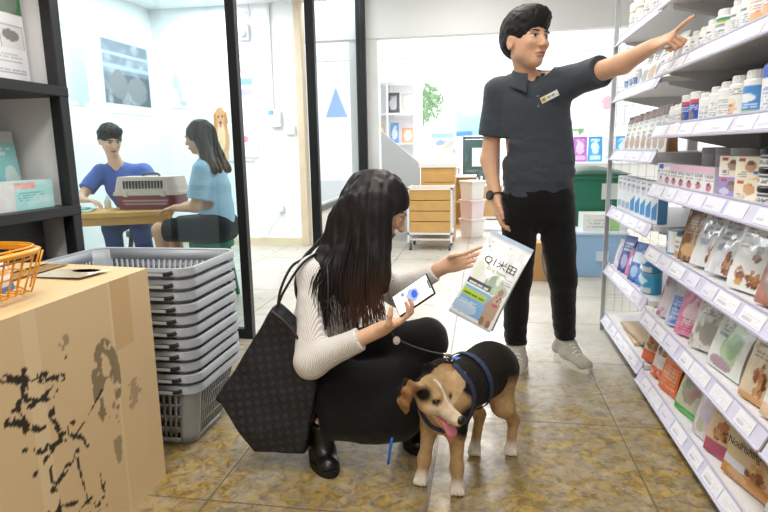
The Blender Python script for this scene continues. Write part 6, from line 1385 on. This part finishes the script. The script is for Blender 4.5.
# ------------------------------------------------------------ dog
def dog():
    t = thing('dog', 'small black and tan dog in a blue harness standing with its tongue out', 'dog', (-.04, 1.88, 0))
    S = Sdf(); hc = A3(-.158, 1.735, .342); R = frame((.80, -.48, -.30)); w = lambda f, l, u: hc+R@A3(f, l, u)
    a0, a1 = A3(-.105, 1.825, .312), A3(.035, 2.015, .325)
    S.cone(a0, a1, .096, .088, .04).ell((-.120, 1.80, .262), (.070, .072, .085), k=.05).cone(a1, (.05, 2.045, .318), .088, .080, .04)
    S.cone((-.118, 1.825, .345), hc+A3(.010, .055, -.010), .074, .054, .03)
    E = lambda f, l, u, a, b, c, k=.02, op='u': S.ell(w(f, l, u), (a, b, c), R, k, op)
    E(-.002, 0, .006, .056, .053, .049); E(.030, 0, -.010, .040, .040, .034, .02)
    S.cone(w(.040, 0, -.016), w(.118, 0, -.026), .031, .020, .014); E(.118, 0, -.021, .016, .019, .015, .010)
    for q in (-1, 1):
        E(.036, q*.024, .022, .018, .014, .011, .010); E(.024, q*.038, -.022, .032, .016, .022, .015)
        E(.052, q*.030, .006, .012, .012, .010, .008, 's')
    S.cone(w(.02, 0, -.050), w(.090, 0, -.072), .022, .0115, .010)                       # lower jaw
    S.ell(w(.092, 0, -.053), (.048, .016, .0085), R@np.array([[.97, 0, .24], [0, 1, 0], [-.24, 0, .97]]), .006, 's')
    # ears
    S.chain([w(-.012, -.046, .036), w(-.028, -.078, .040), w(-.026, -.101, .020), w(-.016, -.107, -.012), w(-.006, -.103, -.034)], [.022, .024, .025, .021, .010], .012, flat=(R[:, 1]*.8+R[:, 2]*.5, 2.6))
    S.chain([w(-.018, .044, .040), w(-.045, .064, .042), w(-.066, .070, .022), w(-.070, .070, .0)], [.020, .020, .018, .010], .012, flat=(R[:, 1]*.8+R[:, 2]*.5, 2.4))
    def leg(pts, rs): S.chain([A3(*p) for p in pts], rs, .025)
    leg([(-.155, 1.82, .27), (-.165, 1.835, .185), (-.182, 1.805, .075), (-.187, 1.795, .03)], [.046, .029, .0185, .019]); leg([(-.075, 1.795, .26), (-.075, 1.80, .185), (-.072, 1.765, .075), (-.070, 1.755, .03)], [.045, .029, .0185, .019])
    leg([(.055, 2.035, .31), (.080, 1.985, .20), (.122, 2.062, .115), (.114, 2.035, .03)], [.072, .038, .019, .018]); leg([(-.015, 2.075, .30), (-.035, 2.02, .19), (.0, 2.085, .115), (-.016, 2.015, .03)], [.070, .038, .019, .018])
    for p, d in (((-.190, 1.782, .018), (-.15, -1, 0)), ((-.068, 1.742, .018), (.05, -1, 0)), ((.113, 2.018, .018), (-.05, -1, 0)), ((-.018, 2.0, .018), (-.05, -1, 0))):
        d = nrm(d); l = A3(-d[1], d[0], 0); p = A3(*p); S.ell(p, (.026, .024, .018), np.stack([d, l, A3(0, 0, 1)], 1), .015)
        for k in (-1.5, -.5, .5, 1.5): S.ell(p+d*(.022-.002*abs(k))+l*k*.0115-A3(0, 0, .004), (.012, .0066, .012), np.stack([d, l, A3(0, 0, 1)], 1), .003)
    S.chain([(.065, 2.10, .34), (.085, 2.15, .27), (.08, 2.16, .19)], [.022, .017, .009], .02)
    S.cut((0, 0, .0005), (0, 0, -1))
    def fur(V):
        c = np.tile(lin('#bb9a70'), (len(V), 1)); n = fbm(V, 22, 1, 3); n2 = fbm(V, 70, 2, 2); q = (V-hc)@R; f, l, u = q.T; al = np.abs(l)
        hw = (f > -.030) & (f < .16) & (al < .125) & (np.abs(u) < .11) & (V[:, 1] < 1.80) & ((V-A3(-.12, 1.80, .30))@A3(-.3, -.6, .75) > .045+.0*f)
        sm = lambda x, a, b: np.clip((x-a)/(b-a), 0, 1)
        def mix(w_, col): c[:] = c*(1-w_[:, None])+lin(col)*w_[:, None]
        ax = nrm(a1-a0); sfrac = (V-a0)@ax/np.linalg.norm(a1-a0)
        edge = .262-.03*sm(sfrac, .2, .8)+.05*(n-.5)+.09*(1-sm(V[:, 1], 1.735, 1.80)); body = sm(V[:, 2], edge-.012, edge+.012); 
        tanrump = 1-sm(np.sqrt(((V[:, 0]-.10)/.07)**2+((V[:, 2]-.20)/.11)**2), .8, 1.2)
        mix(np.where(hw, 0, body*(1-.9*tanrump*(V[:, 1] > 1.93))), '#17140f')
        chestblk = (~hw)*(1-sm(np.sqrt(((V[:, 0]+.04)/.05)**2+((V[:, 2]-.235)/.07)**2+((V[:, 1]-1.77)/.08)**2), .7, 1.1)); mix(chestblk, '#1a1611')
        H_ = hw.astype(float)
        mix(H_*sm(u, .02, .05)*.55, '#7d6448'); mix(H_*sm(f, .02, .07)*sm(-u, -.02, .02)*.85, '#e2d3bd'); mix(H_*(1-sm(np.sqrt((l/.006)**2+((u-.03)/.035)**2), .5, 1.4))*(f > .0)*.75, '#e9e0d2')
        mix(H_*sm(f, -.02, .03)*sm(al, .03, .055)*.5, '#d8b78c')
        mix(H_*(1-sm(np.sqrt(((f-.004)/.030)**2+((al-.046)/.024)**2+((u-.020)/.026)**2), .7, 1.25)), '#241d16')
        mix(H_*(1-sm(np.sqrt(((f-.044)/.017)**2+((al-.029)/.014)**2+((u-.010)/.011)**2), .8, 1.2))*.9, '#2b2119')
        ear = H_*sm(al, .062, .078)*(f < .02); mix(ear, '#8f6843')
        mix(H_*(1-sm(np.sqrt(((f-.085)/.045)**2+((u+.046)/.008)**2+(l/.03)**2), .7, 1.1)), '#2a1a18')
        mix(1-sm(V[:, 2], .03, .055), '#e6dccd'); return c*(.78+.44*n2)[:, None]
    fm = mat('dog fur', rough=.8, vc=True, bump=(260, .5), sheen=.05, spec=.15)
    bo = skin('body', S, .004, fm, t, fur, disp=lambda P: (vnoise(P*A3(1, 1, .6), 160, 2)-.5)*.0022)
    for q in (-1, 1):
        e = obj('eye', MB().ball(w(.046, q*.029, .010), .0092, 8), mat('dog eye', '#1c100a', .08, coat=1.), t, smooth=True)
    obj('nose', MB().ball(w(.131, 0, -.016), (.0135, .0185, .0145), 8, R=R), mat('dog nose', '#171314', .3, bump=(300, .4)), t, smooth=True)
    T = Sdf(); T.chain([w(.045, 0, -.050), w(.085, .004, -.058), w(.106, .008, -.078), w(.108, .010, -.104)], [.015, .018, .019, .013], .012, flat=(R[:, 0]*.45+R[:, 2]*.9, 2.2)); skin('tongue', T, .0035, mat('tongue pink', '#d9808f', .35, sss=.1, coat=.2), t)
    for q in (-1, 1): b = MB(); b.lathe([(.0045, 0), (.003, -.008), (.0006, -.012)], n=8); b.xf(t=w(.095, q*.012, -.036)); obj('tooth', b, mat('tooth', '#ece3d0', .3), t)
    # harness
    blue = mat('blue webbing', '#2f78d6', .6, bump=(250, .4)); navy = mat('navy patterned webbing', '#22304f', .65, noise=(70, .5)); ax = nrm(a1-a0)
    def ring(c, n, r, k=40, tilt=None):
        n = nrm(n); x = nrm(np.cross(n, A3(0, 0, 1))); y = np.cross(n, x); return [np.asarray(c)+r*(math.cos(a)*x+math.sin(a)*y) for a in np.linspace(0, 2*PI, k, endpoint=False)]
    def strap(name, P, m, wd, closed=True):
        P = np.asarray(P, float); b = MB(); n = len(P); c0 = P.mean(0); V = []
        return P
    def band(name, P, nrmls, width_dir, wd, m, closed=True):
        """flat webbing: P centre line, width_dir per point"""
        b = MB(); P = np.asarray(P); Wd = np.broadcast_to(np.asarray(width_dir, float), P.shape); Nn = np.asarray(nrmls); n = len(P); V = []
        for i in range(n): V += [P[i]-Wd[i]*wd/2, P[i]+Wd[i]*wd/2, P[i]+Wd[i]*wd/2+Nn[i]*.003, P[i]-Wd[i]*wd/2+Nn[i]*.003]
        mm = n if closed else n-1
        F = [(i*4+k, i*4+(k+1) % 4, ((i+1) % n)*4+(k+1) % 4, ((i+1) % n)*4+k) for i in range(mm) for k in range(4)]
        b.add(V, F); return obj(name, b, m, t)
    c = a0+ax*.105; P = np.array(ring(c, ax, .0985)); Nn = P-c; Nn /= np.linalg.norm(Nn, axis=1)[:, None]; band('girth_strap', P-Nn*.0005, Nn, ax, .020, navy)
    nc = A3(-.118, 1.806, .338); na = nrm(A3(-.25, -.62, .22)); P = np.array(ring(nc, na, .079)); Nn = P-nc; Nn /= np.linalg.norm(Nn, axis=1)[:, None]; band('neck_strap', P, Nn, na, .020, blue)
    top = [A3(-.118, 1.81, .416), A3(-.10, 1.835, .412), A3(-.075, 1.87, .413)]; band('back_strap', top, [A3(0, 0, 1)]*3, nrm(A3(.85, -.5, 0)), .024, blue, False)
    bv = np.array([v.co for v in bo.data.vertices])+np.array(t.location); bn = np.array([v.normal for v in bo.data.vertices])
    def hug(P, lift=.002):
        Q, Nn = [], []
        for p in P:
            k = np.argsort(((bv-p)**2).sum(1))[:14]; n = nrm(bn[k].mean(0)); Q.append(bv[k].mean(0)+n*lift); Nn.append(n)
        return np.array(Q), Nn
    side = smoothpts([(-.085, 1.80, .42), (-.045, 1.775, .40), (-.020, 1.775, .35), (-.018, 1.77, .29), (-.045, 1.755, .235)], 5); Q, Nn = hug(side); wdir = [nrm(np.cross(n, nrm(Q[min(i+1, len(Q)-1)]-Q[max(i-1, 0)]))) for i, n in enumerate(Nn)]
    band('side_strap', Q, Nn, np.array(wdir), .020, navy, False)
    fr = smoothpts([(-.205, 1.775, .31), (-.19, 1.755, .27), (-.15, 1.735, .23), (-.10, 1.73, .215), (-.06, 1.745, .225)], 5); Q, Nn = hug(fr); wdir = [nrm(np.cross(n, nrm(Q[min(i+1, len(Q)-1)]-Q[max(i-1, 0)]))) for i, n in enumerate(Nn)]
    band('chest_strap', Q, Nn, np.array(wdir), .020, navy, False)
    col = np.array(ring(A3(-.128, 1.785, .343)  , na, .069)); Nn = col-A3(-.128, 1.785, .343); Nn /= np.linalg.norm(Nn, axis=1)[:, None]; band('collar', col, Nn, na, .008, mat('pale collar', '#ded9cf', .6))
    b = MB(); b.tube(ring((-.100, 1.822, .428), (.5, -.7, .3), .012, 18), .0022, 6, closed=True); obj('ring', b, mat('steel ring', '#c9c4b8', .25, metal=.9), t, smooth=True)
    return t
dog()
t = thing('leash', 'black leash running from the dog\'s harness to the crouching woman', 'leash', (-.2, 1.83, .45))
b = MB(); b.tube(smoothpts([(-.102, 1.819, .440), (-.16, 1.80, .455), (-.23, 1.80, .476), (-.275, 1.80, .50), (-.29, 1.795, .525)], 6), .006, 7, flat=.5); obj('strap', b, mat('black webbing', '#15161a', .6), t, smooth=True)
b = MB(); b.tube([(-.100, 1.819, .438), (-.122, 1.812, .444)], .0055, 8); obj('clip', b, mat('steel ring'), t, smooth=True)
b = MB(); b.ball((-.268, 1.785, .494), (.012, .010, .014), 8); obj('tag', b, mat('pale tag', '#d9d5cf', .5), t, smooth=True)
b = MB(); b.tube(smoothpts([(-.285, 1.775, .16), (-.292, 1.765, .125), (-.298, 1.765, .075)], 5), .012, 8, flat=.4); obj('strap_end', b, mat('blue webbing'), t, smooth=True)
# ------------------------------------------------------------ the two seated people in the clinic
def vet():
    t = thing('person', 'man in blue scrubs sitting behind the clinic table', 'person', (-3.0, 4.7, 0))
    ft = nrm(A3(.45, -.89, 0)); lf = A3(-ft[1], ft[0], 0); hd = Head((-3.05, 4.50, 1.205), (.72, -.58, -.30), (0, 0, 1), 1.)
    pel, ch, nk = A3(-2.99, 4.78, .565), A3(-3.04, 4.61, .83), A3(-3.06, 4.56, 1.02); rs, ls = ch+A3(0, 0, .12)-lf*.175, ch+A3(0, 0, .12)+lf*.175
    re, rw, le, lw = A3(-3.26, 4.34, .755), A3(-3.10, 4.14, .755), A3(-2.72, 4.60, .78), A3(-2.86, 4.60, .77)
    B = Sdf(); B.cone(pel, ch, .11, .12, .05, flat=(ft, 1.3)).cone(rs+lf*.03, ls-lf*.03, .05, .05, .05).cone(ch, nk, .09, .055, .04).cone(nk, hd.w(-.015, 0, -.05), .052, .05, .02)
    for a, b, r0, r1 in ((rs, re, .046, .039), (re, rw, .038, .027), (ls, le, .046, .039), (le, lw, .038, .027)): B.cone(a, b, r0, r1, .02)
    legs = ((-.10, A3(-3.02, 4.36, .50), A3(-3.03, 4.42, .09)), (.10, A3(-2.78, 4.38, .50), A3(-2.77, 4.46, .09)))
    for s, k, a in legs: B.cone(pel+lf*s, k, .08, .055, .04).cone(k, a, .052, .036, .03).cone(a, a+A3(.06, -.14, -.04), .034, .026, .02)
    hd.add(B)
    hand(B, rw, (.95, .1, -.12), (.1, -.1, -1), (-.1, 1, .1), [(20, 25, 15)]*4, [(.7, .6, .2), (.9, .2, .2), (1, 0, .2)], 1.)
    hand(B, lw, (-.9, -.1, -.1), (0, 0, -1), (-1, .2, 0), [(20, 30, 20)]*4, [(.7, .6, .2), (.9, .2, .2), (1, 0, .2)], 1.)
    skin('body', B, .006, skin_m, t, lambda V: hd.paint(V, tint(V, '#e0b496', '#c98a70', 5), '#e0b496'))
    H = Sdf(); e = lambda f, l, u, a, b, c, k=.02, op='u': H.ell(hd.w(f, l, u), np.array([a, b, c])*hd.s, hd.R, k, op)
    e(-.022, 0, .048, .110, .090, .104); e(.040, .01, .100, .060, .068, .042, .03); e(-.06, 0, -.01, .058, .07, .062, .03); e(.098, 0, -.045, .062, .085, .098, .012, 's'); e(.03, 0, -.125, .11, .12, .075, .01, 's')
    skin('hair', H, .005, hair_m, t, disp=lambda P: (vnoise((P-hd.c)@hd.R*A3(40, 130, 60), 1, 3)-.5)*.016+(fbm(P, 22, 2, 2)-.5)*.012)
    sc_ = cloth('blue scrubs', '#4c63a8', .8)
    S = Sdf(); S.cone(pel, ch, .145, .150, .05, flat=(ft, 1.25)).cone(rs+lf*.02, ls-lf*.02, .066, .066, .06).cone(ch, nk, .115, .066, .05).cone(rs, rs+(re-rs)*.72, .066, .070, .03).cone(ls, ls+(le-ls)*.66, .066, .070, .03)
    S.cut_sphere(rs+(re-rs)*.72, .13, rs+(re-rs)*.70, re-rs).cut_sphere(ls+(le-ls)*.66, .13, ls+(le-ls)*.64, le-ls).cut_sphere(pel, .22, (pel[0], pel[1], .445), (0, 0, -1)).cut_sphere(nk, .12, nk+A3(0, 0, .005), (ft[0]*.5, ft[1]*.5, 1)).cone(nk+ft*.07, nk+ft*.12-A3(0, 0, .12), .045, .012, .01, op='s')
    skin('scrub_top', S, .007, sc_, t, disp=lambda P: (fbm(P, 10, 7, 3)-.5)*.02)
    T = Sdf(); T.cone(pel-lf*.06, pel+lf*.06, .13, .13, .04)
    for s, k, a in legs: T.cone(pel+lf*s, k, .10, .075, .03).cone(k, a+A3(0, 0, .03), .075, .062, .03)
    T.cut((0, 0, .10), (0, 0, -1)).cut_sphere(pel, .19, (pel[0], pel[1], .43), (0, 0, -1)); skin('scrub_trousers', T, .008, cloth('dark blue scrubs', '#3a4f8c', .8), t)
    for s, k, a in legs: skin('shoe', Sdf().cone(a+A3(-.01, .03, -.045), a+A3(.07, -.17, -.055), .044, .036, .02).cut((0, 0, .002), (0, 0, -1)), .007, mat('dark shoe', '#2a2c30', .6), t)
vet()
def client():
    t = thing('person', 'woman in a light blue top and black shorts sitting on a green stool', 'person', (-2.0, 4.1, 0))
    ft = nrm(A3(-.95, -.1, 0)); lf = A3(-ft[1], ft[0], 0); hd = Head((-2.060, 4.10, 1.205), (-.90, -.05, -.18), (0, 0, 1), .98)
    pel, ch, nk = A3(-1.965, 4.10, .565), A3(-1.975, 4.10, .85), A3(-2.015, 4.10, 1.05); rs, ls = ch+A3(-.01, 0, .13)-lf*-.0-A3(0, -.15, 0), ch+A3(-.01, 0, .13)-A3(0, .15, 0)
    re, rw, le, lw = A3(-2.06, 4.22, .75), A3(-2.25, 4.18, .705), A3(-2.03, 3.90, .715), A3(-2.245, 4.0, .70)
    B = Sdf(); B.cone(pel, ch, .115, .105, .05, flat=(ft, 1.2)).cone(rs-A3(0, .03, 0), ls+A3(0, .03, 0), .045, .045, .05).cone(ch, nk, .085, .05, .04).cone(nk, hd.w(-.015, 0, -.05), .047, .046, .02)
    for a, b, r0, r1 in ((rs, re, .042, .036), (re, rw, .036, .025), (ls, le, .042, .036), (le, lw, .036, .025)): B.cone(a, b, r0, r1, .02)
    legs = ((.09, A3(-2.37, 4.17, .535), A3(-2.30, 4.17, .09)), (-.09, A3(-2.37, 3.99, .535), A3(-2.32, 3.97, .09)))
    for s, k, a in legs: B.cone(pel+A3(0, s, -.02), k, .085, .058, .04).cone(k, a, .054, .036, .03).cone(a, a+A3(-.15, 0, -.055), .034, .024, .02)
    hd.add(B, True)
    for w_, th in ((rw, (0, -1, .2)), (lw, (0, 1, .2))): hand(B, w_, (-.95, .1 if w_ is lw else -.1, -.15), (0, 0, -1), th, [(16, 22, 15)]*4, [(.7, .6, .1), (.9, .2, .2), (1, 0, .2)], .92)
    skin('body', B, .006, skin_m, t, lambda V: hd.paint(V, tint(V, '#d9a685', '#bf7d62', 6), '#d9a685', '#2a1d18'))
    H = Sdf(); e = lambda f, l, u, a, b, c, k=.02, op='u': H.ell(hd.w(f, l, u), np.array([a, b, c])*hd.s, hd.R, k, op)
    e(-.022, 0, .036, .112, .090, .097); e(-.07, 0, -.04, .06, .085, .09, .04); e(.100, 0, -.045, .066, .09, .095, .012, 's')
    for y in (-.07, -.025, .025, .07): H.chain(smoothpts([hd.w(-.03, y*.8, .08), (-1.985, 4.10-y*1.2, 1.13), (-1.95, 4.10-y*1.5, 1.05), (-1.90, 4.10-y*1.6, .965)], 4), [.045-.002*i for i in range(13)], .03)
    def hp(V): n = vnoise(V*A3(60, 60, 10), 1, 2)[:, None]; w_ = np.clip((1.12-V[:, 2])/.22, 0, 1)[:, None]; return (lin('#2d211d')*(1-w_)+lin('#6a4a38')*w_)*(.75+.5*n)
    skin('hair', H, .006, mat('long dark hair'), t, hp, disp=lambda P: (vnoise(P*A3(70, 70, 9), 1, 4)-.5)*.010)
    tp = cloth('light blue knit', '#a5c6de', .85)
    S = Sdf(); S.cone(pel, A3(-1.965, 4.10, .68), .150, .135, .04, flat=(ft, 1.1)).cone(A3(-1.965, 4.10, .68), ch, .135, .140, .05, flat=(ft, 1.2)).cone(rs-A3(0, .02, 0), ls+A3(0, .02, 0), .062, .062, .06).cone(ch, nk, .11, .062, .05).cone(rs, rs+(re-rs)*.72, .06, .066, .03).cone(ls, ls+(le-ls)*.80, .064, .070, .03)
    S.cut_sphere(rs+(re-rs)*.72, .12, rs+(re-rs)*.70, re-rs).cut_sphere(ls+(le-ls)*.80, .12, ls+(le-ls)*.78, le-ls).cut_sphere(nk, .11, nk, (0, 0, 1)).cut_sphere((-1.96, 4.1, .50), .22, (-1.96, 4.1, .54), (0, 0, -1))
    skin('top', S, .007, tp, t, disp=lambda P: (fbm(P, 10, 7, 3)-.5)*.018)
    T = Sdf(); T.cone(pel-A3(0, .06, .02), pel+A3(0, .06, -.02), .14, .14, .04)
    for s, k, a in legs: T.cone(pel+A3(0, s, -.02), k, .112, .082, .03)
    for s, k, a in legs: T.cut_sphere(k, .11, k+A3(.05, 0, 0), (-1, 0, 0))
    T.cut((0, 0, .453), (0, 0, -1)); skin('shorts', T, .007, cloth('black shorts', '#1b1c20', .8), t)
    for s, k, a in legs: skin('shoe', Sdf().cone(a+A3(.02, 0, -.05), a+A3(-.18, 0, -.058), .040, .032, .02).cut((0, 0, .002), (0, 0, -1)), .007, mat('dark shoe'), t)
client()
